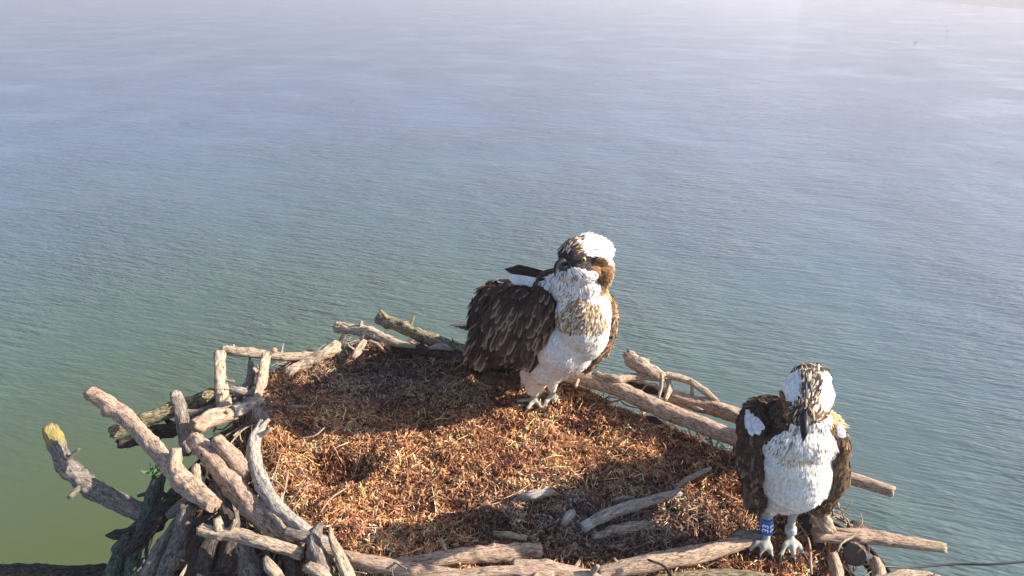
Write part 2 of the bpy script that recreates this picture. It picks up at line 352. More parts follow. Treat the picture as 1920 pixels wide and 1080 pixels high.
    st = np.concatenate([np.arange(len(Q))*4, len(Q)*4+np.arange(len(T3))*3]); me.polygons.add(len(st)); me.polygons.foreach_set("loop_start", st.astype(np.int32))
    me.update(calc_edges=True); me.validate()
    a = me.color_attributes.new("Col", 'FLOAT_COLOR', 'POINT'); a.data.foreach_set("color", C.astype(np.float32).ravel())
    o = link("nest_lining", me, fibre_material())
    tag(o, "reddish brown bed of dry moss, bark fibre and grass stems filling the nest", "nest lining", kind="stuff")
lining()

def twig_mass():
    """the tangle under the rim: too many thin twigs to count"""
    V, Fc, B, C = [], [], [], []; rnd = random.Random(8); n = len(POLY); cx, cy = POLY.mean(0)
    for k in range(520):
        i = rnd.randrange(n); t = rnd.random(); p = POLY[i]*(1-t)+POLY[(i+1) % n]*t
        out = Vector((p[0]-cx, p[1]-cy, 0)).normalized(); tan = Vector((-out.y, out.x, 0)); dp = rnd.uniform(.06, .5)
        c = Vector((p[0], p[1], -dp)) + out*(rnd.uniform(-.04, .05)+dp*.16)
        d = (tan*rnd.choice((-1, 1)) + out*rnd.gauss(0, .35) + Vector((0, 0, rnd.gauss(0, .35)))).normalized(); L = rnd.uniform(.14, .42); r = rnd.uniform(.004, .011)
        if c.y < .95: L *= .8
        bend = Vector((rnd.gauss(0, .03), rnd.gauss(0, .03), rnd.gauss(0, .03)))
        q = catmull([c-d*L/2, c+bend, c+d*L/2], 6)
        tube(V, Fc, B, C, q, [r*(1-.3*j/len(q)) for j in range(len(q))], 7, .12, k*.7, (), .003)
    me = mesh_np("twig_mass", V, Fc, C)
    a = me.attributes.new("bk", 'FLOAT_VECTOR', 'POINT'); a.data.foreach_set("vector", np.array(B, dtype=np.float32).ravel())
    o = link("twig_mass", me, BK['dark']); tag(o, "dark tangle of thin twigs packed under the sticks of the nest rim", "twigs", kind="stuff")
twig_mass()
def rim_twigs():
    V, Fc, B, C = [], [], [], []; rnd = random.Random(18); n = len(POLY); cx, cy = POLY.mean(0)
    for k in range(420):
        i = rnd.choice([0, 1, 2, 3, 5, 6, 7, 8, 9, 10, 11, 17, 18, 18, 19, 19, 20, 20, 21, 21, 22, 22, 23, 23, 24, 24]); t = rnd.random(); p = POLY[i]*(1-t)+POLY[(i+1) % n]*t
        out = Vector((p[0]-cx, p[1]-cy, 0)).normalized(); tan = Vector((-out.y, out.x, 0)); o_ = rnd.gauss(.03, .04)
        c = Vector((p[0], p[1], rnd.uniform(.0, .03)-max(0, o_)*.7)) + out*o_
        d = (tan*rnd.choice((-1, 1)) + out*rnd.gauss(0, .7) + Vector((0, 0, rnd.gauss(0, .3)))).normalized(); L = rnd.choice((.03, .05, .07, .11)); r = rnd.choice((.0008, .0011, .0016, .0026))
        bend = Vector((rnd.gauss(0, .16), rnd.gauss(0, .16), rnd.gauss(.03, .1)))*L
        q = catmull([c-d*L/2, c+bend, c+d*L/2], 5)
        tube(V, Fc, B, C, q, [r*(1-.5*j/len(q)) for j in range(len(q))], 6, .12, k*.7, (), .001)
    me = mesh_np("rim_twigs", V, Fc, C)
    a = me.attributes.new("bk", 'FLOAT_VECTOR', 'POINT'); a.data.foreach_set("vector", np.array(B, dtype=np.float32).ravel())
    o = link("rim_twigs", me, BK['pale']); tag(o, "litter of thin pale twigs and straw caught between the rim sticks", "twigs", kind="stuff")
rim_twigs()

# ------------------------------------------------------------------ the sticks of the nest
S = stick
# left side
S("long smooth pinkish stick pointing up and out over the water on the left", [(172, 738, .10, 34), (235, 782, .085, 35), (300, 848, .07, 36), (345, 900, .06, 44), (402, 948, .05, 40)], 'pink', nk=5, stubs=[(.66, (.1, .5, 1), .045, .016, .011)])
S("curved grey stick with a yellow lichened tip hanging over green water", [(95, 803, -.02, 30), (122, 868, -.05, 38), (170, 912, -.08, 42), (225, 940, -.10, 40), (285, 975, -.12, 36)], 'grey', tip=((.50, .40, .07), .085), nk=4, rough=.14)
S("dark mossy stick behind the upright stump on the left rim", [(208, 812, -.06, 26), (300, 778, -.04, 30), (405, 738, -.01, 34)], 'moss', nk=4, rough=.15)
S("dark split stick lying just below the mossy one on the left", [(222, 832, -.09, 22), (310, 806, -.08, 34), (430, 775, -.04, 34)], 'dark', rough=.18, jag=.012)
S("thin grey stick squeezed between two darker ones on the left rim", [(330, 792, -.02, 14), (400, 762, 0, 16), (450, 742, .01, 14)], 'grey', nk=1)
S("short upright stump with a pale knobbly top on the left rim", [(330, 738, .06, 26), (342, 785, .03, 28), (356, 850, -.03, 34)], 'grey', tip=((.62, .50, .38), .022), rough=.16, nk=4)
S("knobbly upright peg at the back left corner of the rim", [(414, 662, .09, 28), (414, 700, .06, 25), (416, 735, .03, 27), (420, 775, .0, 28)], 'pale', nk=6, rough=.16)
S("straight horizontal stick along the back left edge over the water", [(418, 656, .07, 22), (470, 662, .065, 21), (540, 668, .05, 20), (612, 664, .04, 20)], 'pale', nk=4)
S("thick pale stick with a knobbly broken end slanting at the back left", [(632, 650, .055, 34), (608, 664, .05, 27), (575, 682, .03, 24), (535, 702, .02, 22)], 'pale', rough=.18, nk=4, jag=.012, stubs=[(.05, (.3, -.2, -1), .03, .008, .003)])
S("dark stick lying beneath the knobbly pale one at the back left", [(590, 662, .02, 20), (560, 680, .01, 26), (500, 715, 0, 24)], 'dark')
S("forked upright twig with a lit top on the left rim", [(500, 665, .075, 22), (492, 705, .05, 22), (484, 745, .03, 18), (486, 790, .01, 18)], 'pale', rough=.16, nk=5, stubs=[(.02, (1, 0, .5), .03, .009, .006), (.35, (-.8, 0, 1), .03, .008, .004)])
S("short grey bent twig left of the forked upright one", [(470, 680, .05, 12), (470, 705, .04, 18), (460, 730, .02, 18), (440, 752, .01, 14)], 'grey', nk=3)
S("bleached twig lying against the foot of the upright peg", [(430, 728, .03, 14), (452, 735, .03, 18), (480, 740, .02, 14)], 'white', nk=3, rough=.2)
S("blunt grey cut branch facing outward below the forked twig", [(470, 752, .04, 30), (484, 775, .03, 32), (500, 800, .0, 30)], 'grey', rough=.14)
S("short fat pinkish stick with a broken end on the left rim", [(364, 800, .06, 36), (398, 786, .06, 34), (442, 772, .05, 34)], 'pink', nk=4, rough=.13, jag=.012)
S("pale rotten stub beside the short fat pinkish stick", [(436, 772, .06, 28), (462, 762, .055, 24), (490, 754, .04, 22)], 'white', rough=.2)
S("broad pinkish log slanting down from the left rim toward the camera", [(362, 822, .055, 34), (405, 868, .045, 42), (450, 925, .03, 48), (505, 985, .015, 46), (560, 1030, .0, 40)], 'pink', nk=6, rough=.12, jag=.008)
S("short rounded stub resting on the broad pinkish log", [(408, 826, .07, 30), (432, 850, .06, 36), (470, 892, .04, 32)], 'pink', rough=.14, nk=2)
S("crooked pale branch bending along the left edge of the nest lining", [(494, 792, .065, 20), (478, 828, .055, 29), (484, 885, .05, 31), (518, 948, .045, 32), (575, 1000, .04, 32), (612, 1020, .035, 30)], 'white', nk=6, rough=.09, stubs=[(.16, (.9, -.1, .6), .05, .008, .003), (.1, (.6, .6, .5), .035, .007, .004)])
S("thin pale stick standing between the long stick and the broad log", [(368, 872, .05, 16), (372, 900, .03, 24), (380, 940, .0, 24)], 'pale', nk=2)
S("grey cross branch showing in the gap behind the broad log", [(398, 905, .01, 20), (420, 930, .0, 30), (440, 985, -.03, 26)], 'grey', rough=.2)
# below, in the shade
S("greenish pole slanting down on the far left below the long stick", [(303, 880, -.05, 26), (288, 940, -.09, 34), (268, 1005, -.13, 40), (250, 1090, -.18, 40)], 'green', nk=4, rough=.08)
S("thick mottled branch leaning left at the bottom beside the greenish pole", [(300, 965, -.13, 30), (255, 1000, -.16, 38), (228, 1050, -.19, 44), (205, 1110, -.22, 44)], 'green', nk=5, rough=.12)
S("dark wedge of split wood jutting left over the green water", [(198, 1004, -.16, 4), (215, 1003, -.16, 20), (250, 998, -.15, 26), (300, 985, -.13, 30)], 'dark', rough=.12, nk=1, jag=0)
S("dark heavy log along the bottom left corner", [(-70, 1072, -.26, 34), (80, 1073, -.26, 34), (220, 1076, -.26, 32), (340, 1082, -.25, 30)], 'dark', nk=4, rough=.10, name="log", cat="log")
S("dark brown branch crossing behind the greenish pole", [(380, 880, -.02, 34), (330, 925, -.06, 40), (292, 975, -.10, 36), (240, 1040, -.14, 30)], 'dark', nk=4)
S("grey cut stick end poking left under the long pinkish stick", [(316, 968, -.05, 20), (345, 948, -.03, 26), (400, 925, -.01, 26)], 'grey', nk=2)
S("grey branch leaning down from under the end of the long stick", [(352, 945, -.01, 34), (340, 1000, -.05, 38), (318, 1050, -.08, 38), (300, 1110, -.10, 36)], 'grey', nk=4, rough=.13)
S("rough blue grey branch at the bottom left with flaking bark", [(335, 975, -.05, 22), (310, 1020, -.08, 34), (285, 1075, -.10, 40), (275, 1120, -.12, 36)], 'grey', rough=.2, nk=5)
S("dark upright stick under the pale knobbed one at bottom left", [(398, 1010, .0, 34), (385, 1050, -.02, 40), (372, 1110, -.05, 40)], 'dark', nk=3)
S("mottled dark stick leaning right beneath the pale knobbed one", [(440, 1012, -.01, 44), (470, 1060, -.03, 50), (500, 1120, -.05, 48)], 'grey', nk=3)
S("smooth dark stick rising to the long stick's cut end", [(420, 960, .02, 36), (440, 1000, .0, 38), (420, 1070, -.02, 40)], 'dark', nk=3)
S("pale stick with two knobs lying across the pile at bottom left", [(374, 995, .055, 26), (405, 1002, .05, 20), (440, 1002, .05, 26), (500, 1018, .045, 28), (565, 1038, .03, 26)], 'pale', nk=5, rough=.16, jag=.008, stubs=[(.32, (-.3, .5, .8), .03, .010, .007), (.46, (.5, .3, 1), .03, .005, .004)])
S("bright broken chunk of wood near the bottom left edge", [(498, 1045, .05, 10), (508, 1062, .05, 26), (524, 1080, .045, 16)], 'pale', rough=.2, nk=1, jag=.01, name="wood_chunk", cat="wood chunk", group=None)
S("thin bright splinter standing at the bottom left edge", [(350, 1060, .01, 3), (342, 1075, .0, 8), (332, 1095, -.01, 9)], 'pale', nk=0)
S("grey forked branch crossing the foot of the crooked pale one", [(600, 985, .04, 16), (590, 1015, .045, 34), (600, 1050, .04, 38), (618, 1110, .02, 36)], 'grey', rough=.14, nk=4, stubs=[(.3, (-1, .2, .1), .06, .012, .009)])
S("pointed splinter stick in the sun at the lower left of the lining", [(618, 988, .075, 6), (622, 1012, .065, 16), (636, 1045, .05, 24), (660, 1100, .03, 26)], 'pale', rough=.16, nk=2, jag=.0)
S("dark thick stick end under the pale one at bottom left", [(540, 1025, .02, 30), (550, 1060, .01, 34), (555, 1110, -.01, 34)], 'dark', nk=2)
S("short knobbly lit stick cut off by the bottom edge left of the splinter", [(575, 1062, .045, 22), (600, 1075, .045, 26), (630, 1100, .03, 24)], 'pale', rough=.2, nk=3)
S("knotted pale twig lying along the outer side of the crooked branch", [(498, 955, .045, 10), (520, 975, .045, 12), (540, 1003, .045, 18), (556, 1012, .04, 14)], 'pale', rough=.28, nk=4)
# front rail
S("smooth pinkish rail running right from the splinter along the bottom", [(610, 1035, .015, 30), (680, 1052, .02, 32), (760, 1066, .02, 34), (860, 1082, .015, 34)], 'pink', nk=3, rough=.06)
S("brown stick half sunk along the front edge of the lining", [(740, 1058, .012, 26), (830, 1050, .02, 36), (920, 1040, .02, 38), (1015, 1030, .02, 34)], 'pink', nk=4, rough=.09)
S("pinkish stick along the bottom edge in the middle of the frame", [(780, 1092, .03, 28), (880, 1078, .035, 26), (960, 1072, .035, 24), (1040, 1080, .03, 24)], 'pink', nk=3)
S("grey stick with a blunt left end at the bottom centre", [(962, 1062, .03, 34), (1010, 1066, .03, 36), (1080, 1078, .02, 38), (1150, 1092, .01, 34)], 'pink', nk=4, rough=.1)
S("broad pinkish stick slanting up toward the ringed osprey's feet", [(1120, 1078, .02, 26), (1200, 1062, .025, 40), (1300, 1042, .03, 40), (1385, 1020, .03, 30), (1430, 1008, .03, 22)], 'pink', nk=4, rough=.07, jag=.004)
S("sunlit yellowish stick lying below the ringed osprey's feet", [(1230, 1085, .05, 14), (1310, 1076, .05, 20), (1400, 1078, .05, 22), (1450, 1084, .045, 18)], 'moss', nk=4, rough=.14)
S("flat grey block of wood beside the ringed osprey's foot", [(1372, 1008, .035, 18), (1400, 1003, .04, 24), (1440, 1003, .04, 24)], 'grey', rough=.05, nk=0, name="wood_block", cat="wood block", group=None)
S("thin dark creeper stem crossing the broad pinkish stick at the front", [(1215, 1050, .06, 5), (1245, 1062, .058, 6), (1262, 1085, .055, 6)], 'dark', nk=1, group=None)
# lying on the lining
S("weathered grey branch lying on the lining in the ringed osprey's shadow", [(1092, 990, .03, 22), (1130, 970, .03, 25), (1190, 948, .03, 24), (1275, 922, .025, 17)], 'white', group=None, rough=.12, nk=4, tip=((.55, .52, .50), .02))
S("thin bleached stick pointing out of the shadow into the sun", [(1265, 915, .02, 8), (1290, 898, .025, 12), (1332, 878, .03, 10)], 'white', group=None, nk=2)
S("short split stick at the front edge of the lining in shadow", [(926, 1000, .022, 10), (955, 1005, .022, 16), (988, 1010, .022, 12)], 'pale', group=None, rough=.2, nk=1)
S("pale chip of rotten bark on the lining at the shadow's edge", [(972, 932, .02, 14), (1000, 928, .026, 24), (1035, 922, .02, 14)], 'white', group=None, rough=.25, nk=1, name="bark_chip", cat="bark chip")
S("small lump of grey rotten wood left of the weathered branch", [(1055, 985, .02, 10), (1066, 972, .026, 26), (1075, 962, .02, 14)], 'white', group=None, rough=.3, nk=2, name="wood_chunk", cat="wood chunk")
S("half buried brown stick below the weathered branch in shadow", [(1110, 1010, .008, 18), (1160, 995, .010, 24), (1225, 985, .008, 20)], 'pale', group=None, rough=.2, nk=4)
S("short pale stick above the weathered branch in shadow", [(1150, 938, .018, 7), (1168, 934, .02, 9), (1188, 933, .018, 7)], 'white', group=None, nk=1)
S("pale curved grass stem on the sunny lining near the back shadow", [(562, 822, .03, 3), (590, 817, .035, 3.5), (608, 802, .04, 3)], 'pale', group=None, nk=0, name="grass_stem", cat="grass stem")
S("short bleached twig lying in the back shadow at the left", [(536, 762, .02, 5), (556, 762, .025, 6), (575, 762, .02, 4)], 'white', group=None, nk=0)
S("thin straw stem at lower left of the sunny lining", [(600, 962, .03, 4), (620, 935, .04, 4), (650, 915, .035, 3)], 'pale', group=None, nk=0, name="straw_stem", cat="straw stem")
S("small pale peg leaning against the crooked branch on the lining", [(530, 925, .05, 7), (526, 948, .035, 10), (523, 965, .02, 10)], 'pale', group=None, nk=0)
def moss_tuft():
    c = PZ(291, 886, .0); V, Fc, C = [], [], []; rn = random.Random(2)
    for _ in range(40):
        n = Vector((rn.gauss(0, 1), rn.gauss(0, 1), rn.gauss(0, 1))).normalized(); f = Vector((rn.gauss(0, 1), rn.gauss(0, 1), rn.gauss(.3, 1))).normalized()
        s_ = f.cross(n).normalized(); p = c+Vector((rn.gauss(0, .006), rn.gauss(0, .006), rn.gauss(0, .009))); L = rn.uniform(.010, .022); w_ = rn.uniform(.002, .0045); b = len(V)
        V += [p, p+f*L*.5+s_*w_, p+f*L, p+f*L*.5-s_*w_]; Fc.append((b, b+1, b+2, b+3)); g = rn.uniform(.5, 1.2); C += [(.05*g, .13*g, .04*g, 1)]*4
    o = link("moss_tuft", mesh_np("moss_tuft", [v-c for v in V], Fc, C, False), PLUM_LIKE()); o.location = c
    tag(o, "small green tuft of moss caught beneath the long pinkish stick", "moss")
def PLUM_LIKE():
    m, nt, b = new_mat("green_moss"); at = N(nt, "ShaderNodeAttribute", attribute_name="Col"); nt.links.new(at.outputs["Color"], b.inputs["Base Color"]); b.inputs["Roughness"].default_value = .8; return m
moss_tuft()
# back
S("straight mossy stick over the water left of the larger osprey", [(710, 597, .05, 28), (760, 617, .05, 28), (820, 640, .045, 28), (905, 672, .03, 26)], 'moss', nk=4, rough=.13)
S("pale forked branch at the back rim with a thin right end", [(630, 612, .06, 24), (664, 619, .06, 24), (700, 626, .06, 22), (735, 640, .055, 20), (778, 650, .05, 8)], 'pale', nk=6, rough=.2, stubs=[(.36, (.1, .2, 1), .03, .010, .003), (.44, (-.35, -.5, -.8), .06, .012, .008), (.7, (.2, -.4, -.9), .03, .005, .003)])
S("thin reddish twig hanging below the pale forked branch", [(690, 640, .05, 6), (706, 645, .05, 8), (722, 660, .04, 5)], 'pink', nk=1)
S("tangled dead root end at the back rim", [(660, 672, .035, 12), (672, 655, .045, 20), (684, 640, .05, 12)], 'pink', rough=.3, nk=4, stubs=[(.4, (-.6, 0, .5), .03, .004, .002), (.6, (.8, -.2, .1), .03, .004, .002)])
S("dark stick along the back rim in the larger osprey's shadow", [(735, 648, .03, 16), (780, 656, .03, 20), (870, 668, .03, 22)], 'dark', nk=3)
S("bright white wood chip on the back rim beside the mossy stick", [(804, 653, .045, 6), (826, 650, .052, 18), (850, 656, .045, 8)], 'white', group=None, rough=.25, nk=0, name="wood_chip", cat="wood chip")
S("thin green thread of plant stem at the back left rim", [(641, 638, .07, 2.5), (646, 650, .055, 2.5), (652, 664, .045, 2)], 'green', group=None, nk=0, name="plant_stem", cat="plant stem")
# right back
S("long straight rail behind both ospreys ending over the right hand water", [(1040, 695, .05, 34), (1150, 728, .05, 36), (1262, 774, .05, 38), (1390, 826, .05, 38), (1530, 876, .05, 32), (1676, 922, .05, 27)], 'pink', nk=6, rough=.06, tip=None)
S("shorter straight stick behind the long rail right of the knot", [(1252, 742, .035, 30), (1330, 762, .035, 36), (1395, 786, .035, 34), (1470, 812, .03, 30)], 'pink', nk=4, rough=.09, tip=((.55, .48, .30), .03))
S("thick bone shaped broken branch sticking up from the right rim", [(1174, 662, .11, 20), (1190, 680, .10, 34), (1216, 694, .09, 28), (1246, 708, .08, 24)], 'pale', rough=.2, nk=4, jag=.012, stubs=[(.55, (.3, .4, .8), .025, .012, .008)])
S("knotted thin branch crossing in front of the bone shaped one", [(1116, 700, .07, 16), (1150, 712, .07, 22), (1190, 706, .075, 16), (1250, 706, .08, 18)], 'pale', rough=.2, nk=5, stubs=[(.3, (.1, -.2, -1), .02, .008, .004)])
S("arched thin branch curving down to the shorter straight stick", [(1244, 702, .085, 18), (1288, 712, .08, 16), (1318, 732, .065, 15), (1346, 754, .05, 12)], 'pale', nk=3, rough=.1)
S("dark brown stick filling the gap behind the long rail", [(1160, 712, .02, 22), (1205, 725, .02, 24), (1270, 745, .02, 22)], 'dark', nk=2)
S("small upright twig in front of the branch knot on the right", [(1240, 700, .10, 6), (1240, 722, .08, 8), (1234, 748, .06, 7)], 'pink', nk=1)
S("curled dry tendril beside the upright twig on the right", [(1202, 734, .055, 2.5), (1212, 722, .07, 2.5), (1228, 719, .08, 3), (1238, 728, .075, 3)], 'white', nk=0)
S("stubby broken twig under the branch knot on the right", [(1250, 705, .08, 12), (1256, 725, .06, 16), (1246, 750, .05, 10)], 'pale', nk=2, rough=.25)
S("pale sliver of wood between the two straight sticks at right", [(1296, 762, .05, 3), (1306, 765, .05, 8), (1318, 768, .05, 3)], 'white', nk=0)
# right front
S("pinkish stick with a mossy tip reaching right over the water", [(1772, 1026, .03, 22), (1700, 1016, .03, 28), (1620, 1006, .03, 32), (1525, 1004, .03, 34)], 'pink', nk=4, rough=.07, tip=((.40, .37, .20), .03))
S("thin tapered stick above the pinkish one right of the ringed osprey", [(1610, 999, .045, 3), (1570, 992, .045, 8), (1520, 975, .05, 18)], 'pink', nk=1)
S("lit knobbly root end just right of the ringed osprey's tail", [(1534, 962, .075, 26), (1546, 978, .065, 28), (1560, 995, .05, 20)], 'pale', rough=.3, nk=5)
S("dark brown stump behind the ringed osprey's right foot", [(1515, 958, .03, 34), (1525, 990, .02, 36), (1530, 1030, .0, 34)], 'dark', rough=.15, nk=3)
S("round log end facing the camera at the bottom right", [(1602, 1040, .02, 50), (1604, 1026, -.01, 52), (1612, 995, -.10, 46)], 'dark', rough=.08, nk=1, name="log", cat="log", tip=((.30, .24, .20), .012))
S("knobbly lit stick at the bottom edge below the timbered log end", [(1630, 1098, .03, 20), (1690, 1078, .035, 26), (1760, 1086, .03, 20)], 'pale', rough=.25, nk=5)
S("short pale cut stick at the bottom right edge", [(1640, 1050, .01, 24), (1648, 1075, .01, 30), (1650, 1110, .0, 30)], 'pink', rough=.08, nk=1)
S("brown upright stick below the ringed osprey's right foot", [(1560, 1040, .01, 22), (1568, 1075, .0, 28), (1570, 1120, -.02, 28)], 'pink', rough=.14, nk=2)
S("dark bent twig curving round the log end at the right", [(1570, 1035, .06, 5), (1578, 1018, .07, 6), (1600, 1006, .07, 6)], 'pale', nk=1)

def cable():
    m, nt, b = new_mat("black_cable"); b.inputs["Base Color"].default_value = (.02, .02, .022, 1); b.inputs["Roughness"].default_value = .5
    P = [PZ(*q) for q in [(1560, 1052, .0), (1620, 1058, -.02), (1700, 1064, -.04), (1790, 1058, -.04), (1860, 1058, -.03), (1960, 1050, -.02)]]
    pts = catmull(P, 8); V, Fc, B, C = [], [], [], []
    tube(V, Fc, B, C, pts, [.0022]*len(pts), 8, .02, 1, (), 0)
    tag(link("cable", mesh_np("cable", V, Fc), m), "thin black cable trailing right from the nest over the water", "cable")
cable()

# ------------------------------------------------------------------ feathers and birds
def plumage_material(name, rough=.75):
    m, nt, b = new_mat(name); L = nt.links.new
    at = N(nt, "ShaderNodeAttribute", attribute_name="Col"); g = N(nt, "ShaderNodeNewGeometry")
    n = N(nt, "ShaderNodeTexNoise", Scale=260.0, Detail=3.0); L(g.outputs["Position"], n.inputs["Vector"])
    mr = N(nt, "ShaderNodeMapRange"); L(n.outputs[0], mr.inputs[0]); mr.inputs[1].default_value = .3; mr.inputs[2].default_value = .7; mr.inputs[3].default_value = .82; mr.inputs[4].default_value = 1.12
    mx = N(nt, "ShaderNodeMix", data_type='RGBA', blend_type='MULTIPLY'); mx.inputs[0].default_value = 1; L(at.outputs["Color"], mx.inputs[6]); L(mr.outputs[0], mx.inputs[7])
    L(mx.outputs[2], b.inputs["Base Color"]); b.inputs["Roughness"].default_value = .9; b.inputs["Specular IOR Level"].default_value = .06
    return m
PLUM = plumage_material("plumage"); 
def plain(name, col, rough=.4, spec=.5):
    m, nt, b = new_mat(name); b.inputs["Base Color"].default_value = (*col, 1); b.inputs["Roughness"].default_value = rough; b.inputs["Specular IOR Level"].default_value = spec
    return m
HORN = plain("dark_horn", (.016, .016, .019), .45, .25); EYEY = plain("yellow_iris", (.5, .36, .05), .2); PUP = plain("black_pupil", (.01, .01, .01), .08)
RING = plain("blue_ring", (.015, .11, .36), .35); RWHITE = plain("white_engraving", (.8, .82, .85), .5); METAL = plain("grey_metal_ring", (.42, .42, .42), .4)

def ico(n):
    bm = bmesh.new(); bmesh.ops.create_icosphere(bm, subdivisions=n, radius=1); v = np.array([x.co[:] for x in bm.verts])
    f = np.array([[q.index for q in x.verts] for x in bm.faces]); bm.free(); return v, f
ICO3, ICO2 = ico(4), ico(2)
def blob_mesh(items, voxel=.003, smooth=11, lump=.003):
    """one continuous surface grown over ellipsoids ('e') and limb chains ('c')"""
    VV, FF = [], []; nv = 0
    def add(tmpl, M, c):
        nonlocal nv
        tv, tf = tmpl; VV.append(tv @ np.array(M).T + np.array(c)); FF.append(tf+nv); nv += len(tv)
    for it in items:
        if it[0] == 'e':
            _, px, py, d, rx, ry, rz, ang = it; k = d/F_PX; a = R(ang)
            X = RT*math.cos(a)-UP*math.sin(a); Y = RT*math.sin(a)+UP*math.cos(a)
            add(ICO3, Matrix((X*rx*k, Y*ry*k, -FW*rz*k)).transposed(), PD(px, py, d))
        else:
            P = [p for p, r in it[1]]; rr = [r for p, r in it[1]]
            for i in range(len(P)-1):
                n = max(2, int((P[i+1]-P[i]).length/(min(rr[i], rr[i+1])*.35)))
                for j in range(n+1):
                    t = j/n; r = rr[i]+(rr[i+1]-rr[i])*t; add(ICO2, np.eye(3)*r, P[i].lerp(P[i+1], t))
    me = bpy.data.meshes.new("tmp"); me.from_pydata(np.concatenate(VV).tolist(), [], np.concatenate(FF).tolist())
    o = bpy.data.objects.new("tmp", me); COL.objects.link(o)
    rm = o.modifiers.new("r", 'REMESH'); rm.mode = 'VOXEL'; rm.voxel_size = voxel
    sm = o.modifiers.new("s", 'SMOOTH'); sm.factor = .5; sm.iterations = smooth
    dg = bpy.context.evaluated_depsgraph_get(); res = bpy.data.meshes.new_from_object(o.evaluated_get(dg)); bpy.data.objects.remove(o)
    if lump:
        co = [v.co.copy() for v in res.vertices]; no = [v.normal.copy() for v in res.vertices]
        for i in range(len(co)): co[i] += no[i]*(noise.noise(co[i]*38)*lump + noise.noise(co[i]*110)*lump*.3)
        res.vertices.foreach_set("co", np.array(co, dtype=np.float32).ravel())
    res.polygons.foreach_set("use_smooth", [True]*len(res.polygons)); res.update()
    return res
TS = [0, .22, .5, .75, .92, 1.0]; WS = [.3, .78, 1., .88, .55, .08]
NRM = []
def feather(V, Fc, C, p, f, n, L, W, lift, curl, col, tipc, fringe):
    s = f.cross(n).normalized(); b = len(V); side = 1 if int(p.x*1e5) % 2 else -1
    jn = (n+Vector((random.gauss(0, .05), random.gauss(0, .05), random.gauss(0, .05)))+f*.12).normalized()
    for t, wv in zip(TS, WS):
        c = p + f*(L*t) + n*(lift*L*t - curl*L*t*t)
        for k in (-1, 0, 1):
            V.append(c + s*(k*W*.5*wv) + n*((0 if k else .10*W*wv)))
            NRM.append((jn+s*(k*.14)).normalized())
            e = max(0, (t-.7)/.3)*fringe if k == 0 else max(fringe*(1. if k == side else .2)*(t > .2), max(0, (t-.6)/.4)*fringe)
            C.append((*[col[q]*(1-e)+tipc[q]*e for q in range(3)], 1))
    for i in range(len(TS)-1):
        for k in (0, 1): Fc.append((b+i*3+k, b+i*3+k+1, b+i*3+k+4, b+i*3+k+3))
def scatter(me, count, flow, look, seed, jit=.08):
    """lay feathers over a surface; look(p, n) -> None or (L, W, lift, curl, col, tip, fringe, keep)"""
    rnd = random.Random(seed); me.calc_loop_triangles(); vs = me.vertices
    areas = np.array([t.area for t in me.loop_triangles]); cum = np.cumsum(areas); cum /= cum[-1]
    V, Fc, C = [], [], []; NRM.clear()
    for r in np.searchsorted(cum, np.random.RandomState(seed).rand(count)):
        t = me.loop_triangles[min(int(r), len(areas)-1)]; a, b, c = [vs[i].co for i in t.vertices]
        u, v = rnd.random(), rnd.random()
        if u+v > 1: u, v = 1-u, 1-v
        p = a+(b-a)*u+(c-a)*v; n = (vs[t.vertices[0]].normal+vs[t.vertices[1]].normal+vs[t.vertices[2]].normal).normalized()
        lk = look(p, n, rnd)
        if lk is None: continue
        L, W, lift, curl, col, tipc, fr = lk
        f = flow(p, n) + Vector((rnd.gauss(0, jit), rnd.gauss(0, jit), rnd.gauss(0, jit))); f = f - n*f.dot(n)
        if f.length < .05: continue
        f.normalize(); L *= rnd.uniform(.75, 1.25); W *= rnd.uniform(.8, 1.2); j = rnd.uniform(.82, 1.15)
        feather(V, Fc, C, p-f*L*.35+n*.0005, f, n, L, W, lift*rnd.uniform(.5, 1.5), curl, [q*j for q in col], tipc, fr)
    return V, Fc, C
BROWN = (.075, .045, .032); DKB = (.045, .028, .022); TAN = (.34, .21, .10); WHT = (.80, .78, .74); CREAM = (.66, .56, .40); GOLD = (.42, .22, .07); GREY = (.09, .085, .09); STREAK = (.20, .16, .13)
